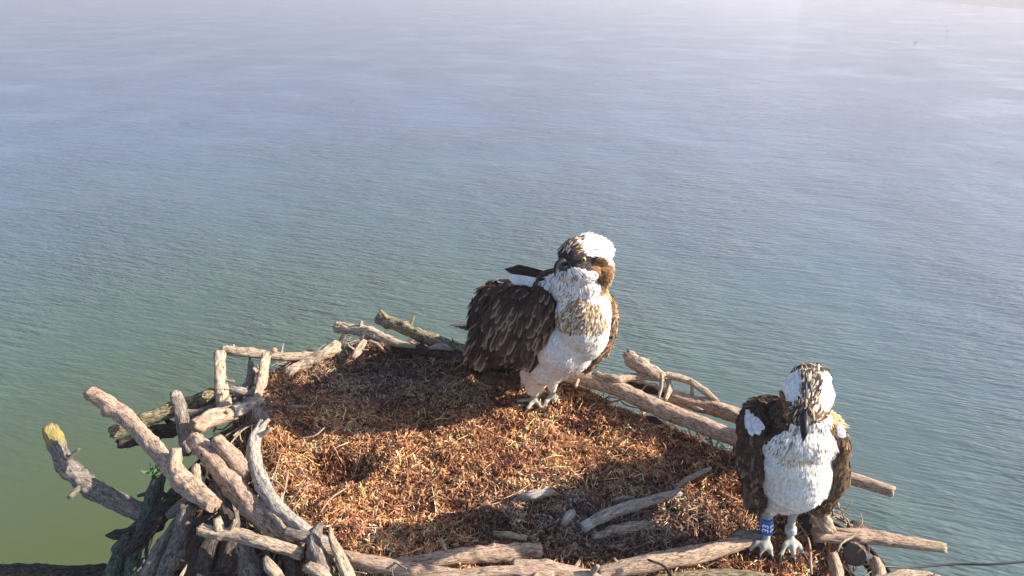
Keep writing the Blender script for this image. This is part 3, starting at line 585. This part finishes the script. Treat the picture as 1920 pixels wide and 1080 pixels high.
def looks(cls, rnd, s=1.0):
    r = rnd.random()
    if cls == 'white':  return (.014*s, .0040*s, .03, .04, WHT, (.85, .83, .8), .2)
    if cls == 'crown':
        c = WHT if r < .93 else STREAK
        return (.017*s, .0028*s, .20, .05, c, WHT, .3)
    if cls == 'mottle':
        c = (.085, .055, .04) if r < .58 else ((.50, .38, .25) if r < .84 else WHT)
        return (.014*s, .0028*s, .14, .05, c, CREAM if r > .5 else c, .3)
    if cls == 'mask':   return (.011*s, .005*s, .06, .02, (.055, .045, .045) if r < .85 else (.16, .13, .11), (.08, .07, .06), .2)
    if cls == 'maskbrown': return (.018*s, .006*s, .12, .02, (.13, .065, .035) if r < .7 else (.25, .13, .06), (.3, .18, .09), .4)
    if cls == 'nape':
        c = GOLD if r < .45 else ((.15, .07, .035) if r < .75 else (.6, .4, .2))
        return (.020*s, .0036*s, .18, .02, c, CREAM, .5)
    if cls == 'throat':
        c = WHT if r < .74 else ((.26, .22, .20) if r < .90 else (.34, .24, .16))
        return (.015*s, .0030*s, .06, .03, c, WHT, .15)
    if cls == 'band':
        c = (.56, .45, .32) if r < .34 else ((.30, .19, .10) if r < .66 else ((.14, .085, .05) if r < .86 else WHT))
        return (.014*s, .0036*s, .10, .06, c, (.60, .45, .28), .3)
    if cls == 'softband':
        c = (.74, .68, .60) if r < .45 else ((.60, .47, .34) if r < .8 else (.42, .30, .20))
        return (.014*s, .0040*s, .04, .04, c, (.75, .68, .58), .4)
    if cls == 'belly':  return (.020*s, .0055*s, .008, .03, (.74, .70, .64), (.76, .72, .66), .2)
    if cls == 'brown':  return (.030*s, .009*s, .03, .12, BROWN if r < .7 else DKB, (.22, .15, .10), .45 if r < .6 else .1)
    if cls == 'scap':   return (.030*s, .012*s, .14, .03, WHT, WHT, .1)
    return None
BASE = {'white': WHT, 'crown': (.72, .68, .62), 'mottle': (.25, .19, .14), 'mask': (.05, .045, .045), 'maskbrown': (.13, .07, .04), 'nape': (.30, .16, .06), 'throat': (.68, .66, .64), 'band': (.42, .30, .18),
        'softband': (.68, .60, .50), 'belly': (.74, .70, .64), 'brown': BROWN, 'scap': WHT, 'leg': (.36, .36, .31)}
def soft(me, nrm):
    """plumage shades as one soft surface: vertex normals lean to the body's own"""
    me.normals_split_custom_set_from_vertices([tuple(v) for v in nrm]); return me
def paint(me, marks):
    a = me.color_attributes.new("Col", 'FLOAT_COLOR', 'POINT'); out = []
    for v in me.vertices:
        c = BASE[nearest(v.co, marks)]; out.append((*c, 1))
    a.data.foreach_set("color", np.array(out, dtype=np.float32).ravel())
def nearest(p, marks): return min(marks, key=lambda m: (p-m[0]).length/m[1])[2]
def part(name, me, mat, parent): return link(name, me, mat, parent)
def feet_chain(ankle, foot, toes, r0, r1, rt):
    """a scaly shank with four spread toes and the talon tips' places"""
    out = [('c', [(ankle, r0), (foot, r1)])]; tips = []
    for (mid, end) in toes:
        out.append(('c', [(foot, r1*.8), (mid, rt*1.12), (end, rt*.8)])); tips.append((mid, end, rt))
    return out, tips
def horn_curve(pts, rads, ns=10, flat=1.0):
    q = catmull(pts, 6); V, Fc, B, C = [], [], [], []; n = len(q)
    rr = []
    for i in range(n):
        f = i/(n-1)*(len(rads)-1); k = min(int(f), len(rads)-2); rr.append(rads[k]+(rads[k+1]-rads[k])*(f-k))
    tube(V, Fc, B, C, q, rr, ns, .0, 0, (), 0, rnd=False)
    return V, Fc
def join_parts(lst):
    V, Fc = [], []
    for v, f in lst: b = len(V); V += v; Fc += [tuple(i+b for i in x) for x in f]
    return V, Fc
def ball(c, r, M=None, seg=16):
    bm = bmesh.new(); bmesh.ops.create_uvsphere(bm, u_segments=seg, v_segments=seg//2+2, radius=r)
    if M: bmesh.ops.transform(bm, matrix=M, verts=bm.verts)
    bmesh.ops.translate(bm, vec=c, verts=bm.verts); me = bpy.data.meshes.new("eye"); bm.to_mesh(me); bm.free()
    me.polygons.foreach_set("use_smooth", [True]*len(me.polygons)); return me
def add_eye(root, c, look_dir, r):
    e = part("eye", ball(c, r), EYEY, root)
    part("pupil", ball(c+look_dir.normalized()*r*.50, r*.66), PUP, e)
def talons(root, tips, r):
    for mid, end, rt in tips:
        d = (end-mid).normalized(); V, Fc = horn_curve([end-d*.002, end+d*r*2.0+Vector((0, 0, .003)), end+d*r*3.6-Vector((0, 0, .006))], [rt*.62, rt*.42, .0006], 8)
        part("talon", mesh_np("talon", V, Fc), HORN, root)
def long_feathers(root, name, specs, col, tipc=(.2, .14, .1), th=.0):
    """specs: (base, tip, width, normal)"""
    V, Fc, C = [], [], []
    for b, t, wd, n in specs:
        f = (t-b); L = f.length; f.normalize(); n = (n - f*n.dot(f)).normalized()
        s = f.cross(n).normalized(); b0 = len(V); K = 9
        for i in range(K):
            u = i/(K-1); wv = wd*(.55+.45*math.sin(min(1, u*1.6)*math.pi/2))*(1 if u < .8 else math.sqrt(max(0.02, 1-((u-.8)/.2)**2)))
            for k in (-1, 0, 1):
                V.append(b+f*(L*u)+s*(k*wv*.5)+n*((0 if k else wd*.10)-.12*L*u*u*.25))
                bar = .5+.5*math.sin(u*30); e = .5 if (k and u > .3) or u > .93 else 0
                cc = [col[q]*(.85+.3*bar) for q in range(3)]; C.append((*[cc[q]*(1-e)+tipc[q]*e for q in range(3)], 1))
        for i in range(K-1):
            for k in (0, 1): Fc.append((b0+i*3+k, b0+i*3+k+1, b0+i*3+k+4, b0+i*3+k+3))
    return part(name, mesh_np(name, V, Fc, C), PLUM, root)

def osprey_one():
    root = bpy.data.objects.new("osprey", None); COL.objects.link(root); root.location = PZ(1012, 750, 0)
    tag(root, "osprey at the back of the nest, head turned left and brown wing toward the camera", "osprey", "ospreys standing on the nest")
    px = lambda n, d: n*d/F_PX
    items = [('e', 1092, 592, 1.49, 52, 66, 52, 0), ('e', 1108, 605, 1.52, 38, 70, 50, 8), ('e', 1055, 640, 1.555, 66, 62, 60, 35), ('e', 1028, 672, 1.60, 48, 50, 52, 30),
             ('e', 1000, 602, 1.615, 78, 66, 66, -15), ('e', 935, 622, 1.70, 50, 60, 56, 0), ('e', 960, 605, 1.74, 60, 58, 56, 0), ('e', 925, 615, 1.80, 36, 36, 46, 0), ('e', 938, 664, 1.68, 46, 34, 46, 0), ('e', 965, 680, 1.66, 36, 28, 36, 0), ('e', 962, 704, 1.685, 34, 24, 42, 0), ('e', 925, 698, 1.70, 34, 22, 40, 0), ('e', 1085, 535, 1.475, 50, 42, 44, 0), ('e', 1050, 545, 1.54, 55, 42, 50, 0),
             ('e', 1104, 474, 1.44, 44, 33, 38, 0), ('e', 1078, 479, 1.425, 31, 32, 30, 0), ('e', 1122, 500, 1.46, 25, 42, 32, -8), ('e', 1085, 508, 1.435, 40, 28, 34, 0)]
    hz = lambda a, b, z: PZ(a, b, z)
    f1 = hz(1001, 750, .016); a1 = hz(1001, 740, .028)
    f2 = hz(1032, 744, .016); a2 = hz(1036, 733, .03)
    items.append(('c', [(PD(1015, 675, 1.60), px(34, 1.6)), (PD(1004, 712, 1.655), px(23, 1.66)), (PD(1001, 731, 1.675), px(14, 1.66)), (a1, .010)]))
    items.append(('c', [(PD(1038, 675, 1.62), px(27, 1.6)), (PD(1037, 706, 1.66), px(15, 1.66)), (PD(1036, 724, 1.68), px(10, 1.66)), (a2, .009)]))
    t1 = [(hz(985, 750, .014), hz(968, 753, .006)), (hz(995, 757, .014), hz(988, 766, .006)), (hz(1010, 757, .014), hz(1016, 767, .006)), (hz(1012, 742, .012), hz(1022, 739, .006))]
    t2 = [(hz(1024, 752, .014), hz(1022, 763, .006)), (hz(1040, 751, .014), hz(1050, 760, .006)), (hz(1046, 745, .014), hz(1062, 749, .006)), (hz(1038, 738, .012), hz(1044, 732, .006))]
    c1, tp1 = feet_chain(a1, f1, t1, .009, .0085, .0062); c2, tp2 = feet_chain(a2, f2, t2, .009, .0085, .0062)
    items += c1 + c2
    me = blob_mesh(items)
    M = [(1120, 455, 1.40, 1.1, 'crown'), (1138, 472, 1.42, 1.0, 'crown'), (1105, 445, 1.43, .9, 'crown'), (1112, 470, 1.395, .75, 'crown'), (1125, 462, 1.49, 1.0, 'crown'),
         (1066, 456, 1.40, .85, 'mottle'), (1085, 466, 1.395, .5, 'mottle'), (1058, 468, 1.42, .6, 'mottle'), (1090, 443, 1.42, .55, 'mottle'),
         (1090, 488, 1.39, .78, 'mask'), (1070, 488, 1.39, .78, 'mask'), (1055, 486, 1.40, .78, 'mask'), (1108, 492, 1.40, .66, 'mask'), (1124, 497, 1.41, .5, 'mask'),
         (1126, 499, 1.41, .72, 'maskbrown'), (1138, 515, 1.43, .8, 'maskbrown'), (1146, 500, 1.46, .8, 'nape'), (1142, 535, 1.46, .95, 'nape'), (1130, 520, 1.52, 1.2, 'nape'),
         (1080, 517, 1.39, .9, 'throat'), (1108, 525, 1.41, .9, 'throat'), (1062, 530, 1.42, 1.0, 'throat'), (1075, 550, 1.42, 1.0, 'throat'), (1110, 545, 1.43, .9, 'throat'), (1050, 555, 1.45, .9, 'throat'),
         (1085, 580, 1.43, 1.0, 'band'), (1070, 598, 1.45, .85, 'band'), (1108, 590, 1.45, .9, 'band'), (1085, 602, 1.45, .7, 'band'), (1130, 570, 1.46, .9, 'throat'), (1145, 590, 1.50, .8, 'throat'),
         (1080, 640, 1.48, 1.2, 'belly'), (1110, 630, 1.48, .8, 'belly'), (1050, 660, 1.50, 1.1, 'belly'), (1020, 700, 1.57, 1.3, 'belly'), (1040, 690, 1.66, 1.2, 'belly'), (1000, 715, 1.64, 1., 'belly'), (1036, 712, 1.66, .8, 'belly'),
         (1000, 530, 1.60, 1.2, 'brown'), (990, 590, 1.72, 2.2, 'brown'), (930, 615, 1.80, 1.5, 'brown'), (935, 675, 1.64, 1.0, 'brown'), (935, 675, 1.70, 1.2, 'brown'), (955, 708, 1.66, 1.1, 'brown'), (920, 700, 1.67, 1.1, 'brown'), (960, 715, 1.70, 1.0, 'brown'), (930, 620, 1.65, 1.4, 'brown'), (1060, 530, 1.56, .8, 'brown'), (1120, 600, 1.62, 1.5, 'brown')]
    marks = [(PD(a, b, d), w_, c) for a, b, d, w_, c in M] + [(f1, .9, 'leg'), (f2, .9, 'leg')] + [(e, .8, 'leg') for _, e in t1+t2] + [(m_, .8, 'leg') for m_, _ in t1+t2]
    paint(me, marks); body = part("body", me, PLUM, root)
    hc = PD(1098, 482, 1.44); nk = PD(1085, 540, 1.48); beak_dir = (PD(1040, 500, 1.39)-PD(1110, 480, 1.44)).normalized()
    def flow(p, n):
        if (p-hc).length < .062: return (p-PD(1052, 488, 1.395)).normalized() + Vector((0, 0, -.15))
        return PD(1030, 720, 1.62)-PD(1090, 560, 1.5) if p.z < .38 else Vector((.1, .1, -1))
    def look(p, n, rnd):
        if p.z < .045: return None
        c = nearest(p, marks)
        if c == 'leg': return None
        lk = looks(c, rnd)
        return lk
    V, Fc, C = scatter(me, 30000, flow, look, 5)
    part("plumage", soft(mesh_np("plumage", V, Fc, C), NRM), PLUM, root)
    # near wing, folded, hanging over the flank
    wi = [('e', 975, 604, 1.535, 72, 68, 34, 0), ('e', 1012, 592, 1.50, 36, 56, 26, 10), ('e', 940, 640, 1.565, 62, 50, 30, 0), ('e', 915, 590, 1.60, 34, 60, 26, 12), ('e', 985, 648, 1.535, 42, 34, 24, -35), ('e', 955, 556, 1.58, 46, 26, 28, -18), ('e', 905, 655, 1.60, 30, 36, 22, 0)]
    wm = blob_mesh(wi, .004, 22, .003); a = wm.color_attributes.new("Col", 'FLOAT_COLOR', 'POINT')
    a.data.foreach_set("color", np.array([(.05, .03, .024, 1)]*len(wm.vertices), dtype=np.float32).ravel())
    wing = part("wing", wm, PLUM, root)
    wflow = PD(935, 700, 1.56)-PD(985, 540, 1.55)
    def wl(p, n, rnd):
        q = (p-PD(1010, 560, 1.52)).length; s = min(1.6, .65+q*6.0); r = rnd.random()
        col = (.070, .040, .030) if r < .55 else ((.050, .030, .025) if r < .85 else (.10, .060, .042))
        return (.036*s, .0078*s, .012, .10, col, (.34, .24, .17), (.8 if r > .90 else .05))
    V, Fc, C = scatter(wm, 2600, lambda p, n: wflow, wl, 6, .04)
    wb = BVHTree.FromPolygons([v.co for v in wm.vertices], [tuple(p.vertices) for p in wm.polygons]); rn = random.Random(4)
    for row in range(12):
        v = row/11
        for q in range(24):
            u = (q+.5*(row % 2))/23; x = 1046-150*u-14*v*u + (u < .3)*(-20*v); y = 542+118*v-10*math.sin(u*3.1)+8*u
            h = wb.ray_cast(CAM, ray(x+rn.gauss(0, 1.2), y+rn.gauss(0, 1.2)).normalized())
            if not h[0]: continue
            f = wflow.normalized()+Vector((-.25*u, 0, 0)); n = h[1]; f = (f-n*f.dot(n)).normalized(); s_ = 1+v*1.1; r = rn.random()
            col = [(.046, .026, .021), (.036, .020, .017), (.062, .036, .026)][rn.randrange(3)]
            feather(V, Fc, C, h[0]+n*(.0022-.0008*v), f, n, .026*s_*rn.uniform(.9, 1.1), .0112*(.9+.35*v), .02, .10, col, (.38, .26, .17), .85 if r < .22+.25*(v > .3) else .14)
    pass; w2 = part("wing_coverts", soft(mesh_np("wing_coverts", V, Fc, C), NRM), PLUM, wing)
    nn = (-FW + UP*.2)
    long_feathers(root, "flight_feathers", [(PD(970-9*i, 600+4*i, 1.50+.012*i), PD(958-11*i, 692-2.0*i*(i > 3), 1.525+.013*i), .020, nn) for i in range(8)], (.048, .030, .025))
    long_feathers(root, "flight_feathers", [(PD(1010-10*i, 620, 1.485), PD(990-11*i, 680, 1.50+.006*i), .02, nn) for i in range(4)], (.048, .030, .025))
    # far wing showing at the right of the breast
    wi = [('e', 1138, 600, 1.53, 20, 46, 32, 6), ('e', 1125, 640, 1.55, 24, 42, 28, 28), ('e', 1098, 676, 1.58, 22, 22, 24, 45)]
    wm = blob_mesh(wi, .004, 22, .003); a = wm.color_attributes.new("Col", 'FLOAT_COLOR', 'POINT')
    a.data.foreach_set("color", np.array([(.10, .055, .035, 1)]*len(wm.vertices), dtype=np.float32).ravel())
    wing = part("wing", wm, PLUM, root)
    def wl2(p, n, rnd):
        r = rnd.random(); col = (.16, .085, .045) if r < .5 else ((.08, .045, .03) if r < .85 else (.36, .24, .13))
        return (.026, .0075, .03, .04, col, (.45, .32, .2), (.6 if r > .6 else .2))
    V, Fc, C = scatter(wm, 1200, lambda p, n: PD(1085, 695, 1.58)-PD(1150, 580, 1.52), wl2, 7); c_ = part("wing_coverts", soft(mesh_np("wing_coverts", V, Fc, C), NRM), PLUM, wing)
    # wing tips crossed over the back, and the tail
    up = UP*.9 - FW*.4
    long_feathers(root, "wing_tips", [(PD(1040, 522, 1.55), PD(945, 504, 1.63), .018, -FW), (PD(1035, 517, 1.56), PD(960, 500, 1.64), .018, -FW), (PD(1030, 530, 1.55), PD(935, 522, 1.66), .030, up), (PD(1000, 530, 1.57), PD(900, 536, 1.68), .030, up), (PD(980, 545, 1.58), PD(893, 541, 1.68), .022, up)], (.050, .031, .025), (.09, .06, .045))
    long_feathers(root, "scapular_feathers", [(PD(1040, 534, 1.50), PD(950, 520, 1.555), .020, -FW), (PD(1045, 540, 1.49), PD(975, 526, 1.54), .018, -FW), (PD(1020, 542, 1.52), PD(956, 525, 1.55), .016, -FW)], (.72, .70, .68), (.8, .8, .8))
    long_feathers(root, "tail", [(PD(925+3*i, 612+2*i, 1.76), PD(843+9*i, 605+3*i, 1.955-.012*i), .026, up) for i in range(6)], (.15, .11, .08), (.42, .34, .24))
    # beak, eyes
    B = lambda a, b, d: PD(a, b, d)
    ub = horn_curve([B(1066, 491, 1.405), B(1055, 489, 1.397), B(1046, 494, 1.392), B(1041, 504, 1.390), B(1041, 520, 1.394)], [.0075, .0066, .0054, .0036, .0005], 12)
    lb = horn_curve([B(1070, 499, 1.408), B(1059, 501, 1.400), B(1050, 505, 1.397)], [.006, .005, .0022], 10)
    V, Fc = join_parts([ub, lb]); part("beak", mesh_np("beak", V, Fc), HORN, root)
    bvh = BVHTree.FromPolygons([v.co for v in me.vertices], [tuple(p.vertices) for p in me.polygons])
    hit = bvh.ray_cast(CAM, ray(1094, 486).normalized())
    add_eye(root, hit[0]+hit[1]*.0005, hit[1]+Vector((-.3, 0, 0)), .0052)
    far = bvh.ray_cast(PD(1040, 484, 1.47), (PD(1090, 484, 1.45)-PD(1040, 484, 1.47)).normalized())
    if far[0]: add_eye(root, far[0]+far[1]*.0005, far[1], .0062)
    talons(root, tp1+tp2, .006)
osprey_one()

def osprey_two():
    root = bpy.data.objects.new("osprey", None); COL.objects.link(root); root.location = PZ(1460, 1020, 0)
    tag(root, "osprey at the right front facing the camera with head bowed and a blue leg ring", "osprey", "ospreys standing on the nest")
    px = lambda n, d: n*d/F_PX; hz = PZ
    items = [('e', 1490, 880, 1.19, 66, 78, 56, 0), ('e', 1478, 918, 1.225, 52, 42, 44, 0), ('e', 1494, 830, 1.162, 66, 52, 48, 0), ('e', 1489, 866, 1.172, 62, 52, 48, 0), ('e', 1486, 895, 1.19, 58, 50, 48, 0), ('e', 1440, 800, 1.20, 46, 58, 44, 8), ('e', 1548, 822, 1.19, 34, 50, 42, 0),
             ('e', 1480, 815, 1.27, 68, 60, 66, 0), ('e', 1460, 800, 1.36, 48, 44, 66, 0), ('e', 1478, 800, 1.44, 36, 34, 60, 0), ('e', 1500, 785, 1.16, 56, 42, 46, 0),
             ('e', 1514, 742, 1.10, 46, 50, 40, 0), ('e', 1519, 712, 1.125, 36, 28, 34, 0), ('e', 1508, 772, 1.075, 34, 26, 30, 0)]
    zf = .035
    f1 = hz(1436, 1014, zf); a1 = hz(1438, 972, zf+.045); f2 = hz(1482, 1010, zf); a2 = hz(1484, 965, zf+.05)
    items.append(('c', [(PD(1450, 930, 1.235), px(26, 1.24)), (PD(1441, 955, 1.245), px(15, 1.24)), (a1, .0080)]))
    items.append(('c', [(PD(1490, 930, 1.235), px(26, 1.24)), (PD(1486, 952, 1.245), px(15, 1.24)), (a2, .0080)]))
    t1 = [(hz(1418, 1018, zf), hz(1404, 1034, zf-.014)), (hz(1432, 1026, zf), hz(1424, 1044, zf-.014)), (hz(1442, 1024, zf), hz(1446, 1042, zf-.014)), (hz(1440, 1006, zf-.005), hz(1446, 998, zf-.015))]
    t2 = [(hz(1472, 1022, zf), hz(1464, 1042, zf-.012)), (hz(1486, 1024, zf), hz(1488, 1046, zf-.014)), (hz(1494, 1018, zf), hz(1506, 1040, zf-.014)), (hz(1480, 1002, zf-.005), hz(1476, 996, zf-.015))]
    c1, tp1 = feet_chain(a1, f1, t1, .0072, .0074, .0055); c2, tp2 = feet_chain(a2, f2, t2, .0072, .0074, .0055)
    items += c1+c2
    me = blob_mesh(items)
    M = [(1519, 692, 1.11, .8, 'mottle'), (1518, 712, 1.085, .74, 'mottle'), (1514, 732, 1.07, .62, 'mottle'), (1512, 755, 1.055, .9, 'mottle'), (1500, 772, 1.055, .5, 'mottle'), (1522, 772, 1.055, .6, 'mottle'), (1520, 740, 1.06, .5, 'mottle'), 
         (1486, 725, 1.09, .95, 'white'), (1486, 745, 1.08, .7, 'white'), (1546, 725, 1.09, .95, 'white'), (1546, 750, 1.08, .75, 'white'),
         (1482, 765, 1.08, .55, 'maskbrown'), (1470, 755, 1.10, .6, 'maskbrown'), (1488, 785, 1.08, .5, 'mask'), (1535, 785, 1.08, .5, 'maskbrown'), (1552, 770, 1.09, .45, 'maskbrown'),
         (1515, 715, 1.17, 1.0, 'brown'), (1450, 760, 1.15, .9, 'brown'), (1435, 775, 1.14, .9, 'brown'), (1405, 770, 1.17, .8, 'brown'), (1455, 785, 1.12, .7, 'brown'), (1420, 755, 1.22, 1., 'brown'),
         (1440, 810, 1.13, .6, 'brown'), (1575, 800, 1.18, .6, 'brown'), (1570, 780, 1.17, .6, 'nape'),
         (1470, 810, 1.10, .9, 'throat'), (1450, 835, 1.12, .7, 'throat'), (1545, 810, 1.11, .95, 'throat'), (1530, 850, 1.10, .8, 'throat'), (1490, 850, 1.10, .5, 'throat'), (1490, 800, 1.09, .8, 'white'),
         (1492, 868, 1.12, .62, 'softband'), (1515, 862, 1.12, .45, 'softband'), (1468, 868, 1.13, .45, 'softband'), (1490, 895, 1.13, .7, 'belly'),
         (1480, 925, 1.17, 1.1, 'belly'), (1450, 900, 1.15, .8, 'belly'), (1510, 905, 1.16, .8, 'belly'), (1444, 950, 1.22, .8, 'belly'), (1488, 952, 1.22, .8, 'belly'), (1440, 870, 1.14, .6, 'belly'),
         (1490, 830, 1.33, 1.8, 'brown'), (1470, 800, 1.40, 1.5, 'brown'), (1470, 830, 1.45, 1.3, 'brown'), (1560, 850, 1.24, 1.1, 'brown'), (1420, 850, 1.24, 1.1, 'brown')]
    marks = [(PD(a, b, d), w_, c) for a, b, d, w_, c in M] + [(q, .8, 'leg') for q in (f1, f2, a1, a2)] + [(q, .8, 'leg') for pr in t1+t2 for q in pr]
    paint(me, marks); part("body", me, PLUM, root)
    hc = PD(1514, 745, 1.10)
    def flow(p, n):
        if (p-hc).length < .052: return (p-PD(1508, 800, 1.05)).normalized()
        return Vector((0, .15, -1))
    def look(p, n, rnd):
        if p.z < .07: return None
        c = nearest(p, marks)
        if c == 'leg': return None
        s = .85 if (p-hc).length < .055 else .9
        return looks(c, rnd, s)
    V, Fc, C = scatter(me, 26000, flow, look, 15); part("plumage", soft(mesh_np("plumage", V, Fc, C), NRM), PLUM, root)
    def wing(wi, flow_v, cols, seed, cnt):
        wm = blob_mesh(wi, .004, 16, .003); a = wm.color_attributes.new("Col", 'FLOAT_COLOR', 'POINT')
        a.data.foreach_set("color", np.array([(.06, .038, .028, 1)]*len(wm.vertices), dtype=np.float32).ravel())
        wg = part("wing", wm, PLUM, root)
        def wl(p, n, rnd):
            r = rnd.random(); col = cols[0] if r < .55 else (cols[1] if r < .88 else cols[2])
            return (.030, .0080, .022, .10, col, (.36, .25, .15), (.6 if r > .78 else .08))
        V, Fc, C = scatter(wm, cnt, lambda p, n: flow_v, wl, seed)
        q = part("wing_coverts", soft(mesh_np("wing_coverts", V, Fc, C), NRM), PLUM, wg)
    cols = ((.075, .045, .033), (.048, .03, .025), (.13, .085, .055))
    wing([('e', 1413, 800, 1.18, 28, 50, 34, 8), ('e', 1408, 858, 1.19, 28, 60, 34, 0), ('e', 1414, 915, 1.22, 21, 46, 30, -8), ('e', 1424, 790, 1.20, 34, 46, 34, 0)], Vector((.04, .06, -1)), cols, 21, 2000)
    wing([('e', 1566, 838, 1.18, 22, 48, 32, -4), ('e', 1563, 890, 1.19, 24, 52, 32, 10), ('e', 1545, 930, 1.22, 22, 34, 28, 32)], Vector((-.2, .06, -1)), ((.13, .08, .045), (.07, .045, .03), (.30, .20, .11)), 22, 1800)
    nn = -FW
    long_feathers(root, "flight_feathers", [(PD(1402+6*i, 880, 1.165), PD(1402+7*i, 958-2*i, 1.205+.004*i), .016, nn) for i in range(4)], (.07, .045, .033))
    long_feathers(root, "flight_feathers", [(PD(1570-8*i, 890, 1.165), PD(1556-12*i, 955+3*i, 1.20+.006*i), .016, nn) for i in range(4)], (.07, .045, .033))
    long_feathers(root, "scapular_feathers", [(PD(1399, 778, 1.137), PD(1404, 806, 1.13), .010, -FW), (PD(1401, 768, 1.136), PD(1411, 818, 1.126), .012, -FW), (PD(1408, 776, 1.134), PD(1424, 816, 1.122), .012, -FW), (PD(1416, 782, 1.132), PD(1432, 806, 1.122), .010, -FW)], (.62, .62, .65), (.72, .72, .74))
    long_feathers(root, "scapular_feathers", [(PD(1572+3*i, 795, 1.15), PD(1580+2*i, 822, 1.145), .012, -FW) for i in range(2)], (.62, .62, .65), (.72, .72, .74))
    tb = PD(1478, 806, 1.44)
    long_feathers(root, "tail", [(tb+Vector((x*.5, 0, 0)), tb+Vector((.03+x*1.3, .19, -.10+abs(x)*.2)), .03, Vector((0, .5, 1))) for x in (-.05, -.03, -.01, .01, .03, .05)], (.10, .07, .05))
    B = PD
    ub = horn_curve([B(1508, 778, 1.055), B(1508, 794, 1.040), B(1508, 810, 1.034), B(1507, 818, 1.037), B(1506, 829, 1.048)], [.0074, .0070, .0057, .0036, .0005], 12)
    lb = horn_curve([B(1508, 796, 1.062), B(1508, 808, 1.052), B(1507, 816, 1.050)], [.0055, .0045, .002], 10)
    V, Fc = join_parts([ub, lb]); part("beak", mesh_np("beak", V, Fc), HORN, root)
    bvh = BVHTree.FromPolygons([v.co for v in me.vertices], [tuple(p.vertices) for p in me.polygons])
    for sx, tx in ((1440, 1.078), (1580, 1.078)):
        o_ = PD(sx, 779, 1.075); h = bvh.ray_cast(o_, (PD(1508, 779, 1.08)-o_).normalized())
        if h[0]: add_eye(root, h[0]-h[1]*.001, h[1], .0055)
    talons(root, tp1+tp2, .006)
    # blue ring on one shank, grey metal ring on the other
    def ring(c0, c1, r, mat, name, parent=root):
        V, Fc, B_, C_ = [], [], [], []; q = [c0.lerp(c1, t/6) for t in range(7)]
        tube(V, Fc, B_, C_, q, [r*.96]+[r]*5+[r*.96], 28, 0, 0, (), 0, rnd=False); return part(name, mesh_np(name, V, Fc), mat, parent)
    ax = (a1-f1).normalized(); c0 = f1+ax*.017; c1_ = a1+ax*.000; rr = .0116
    rg = ring(c0, c1_, rr, RING, "leg_ring"); ring(f2+(a2-f2)*.25, f2+(a2-f2)*.48, .0105, METAL, "metal_ring")
    # the engraved number, twice, reading up the ring
    cu = bpy.data.curves.new("t", 'FONT'); cu.body = "33"; cu.size = .0165; cu.align_x = 'CENTER'; cu.align_y = 'CENTER'; cu.offset = .00035
    to = bpy.data.objects.new("t", cu); COL.objects.link(to); dg = bpy.context.evaluated_depsgraph_get(); tm = bpy.data.meshes.new_from_object(to.evaluated_get(dg)); bpy.data.objects.remove(to)
    mid = c0.lerp(c1_, .5); fr = -FW; fr = (fr-ax*fr.dot(ax)).normalized(); sd_ = ax.cross(fr).normalized()
    V, Fc = [], []
    for off in (-.62, .62):
        b = len(V)
        for v in tm.vertices:
            # text runs along the shank; its height wraps round the ring
            ang = off + v.co.y/rr*.95; h = v.co.x
            V.append(mid + ax*h + (fr*math.cos(ang)+sd_*math.sin(ang))*(rr+.0005))
        Fc += [tuple(i+b for i in p.vertices) for p in tm.polygons]
    nb = part("ring_number", mesh_np("ring_number", V, Fc, smooth=False), RWHITE, rg)
osprey_two()

# ------------------------------------------------------------------ waterfowl far out
def duck(px, py, label, col, yaw):
    c = PZ(px, py, WATER_Z); root = bpy.data.objects.new("water_bird", None); COL.objects.link(root); root.location = c
    tag(root, label, "water bird", "water birds far out on the lake")
    m = plain("duck_plumage", col, .7)
    bm = bmesh.new()
    def e(x, y, z, a, b, h):
        r = bmesh.ops.create_uvsphere(bm, u_segments=14, v_segments=8, radius=1); bmesh.ops.transform(bm, matrix=Matrix.Translation((x, y, z)) @ Matrix.Diagonal((a, b, h, 1)), verts=r['verts'])
    e(0, 0, .02, .18, .09, .07); e(.15, 0, .06, .045, .04, .05); e(.18, 0, .095, .05, .04, .035); e(-.2, 0, .09, .08, .05, .03)
    bmesh.ops.rotate(bm, cent=(0, 0, 0), matrix=Matrix.Rotation(yaw, 3, 'Z'), verts=bm.verts); bmesh.ops.translate(bm, vec=c, verts=bm.verts)
    me = bpy.data.meshes.new("body"); bm.to_mesh(me); bm.free(); part("body", me, m, root)
    V, Fc = horn_curve([c+Matrix.Rotation(yaw, 3, 'Z') @ Vector(q) for q in ((.21, 0, .09), (.25, 0, .086), (.28, 0, .08))], [.018, .014, .006], 8)
    part("bill", mesh_np("bill", V, Fc), HORN, root)
duck(1776, 58, "tiny dark water bird afloat below the far shore at top right", (.03, .03, .035), .3)
duck(1717, 79, "tiny greyish water bird afloat left of the darker one", (.45, .45, .5), 2.5)
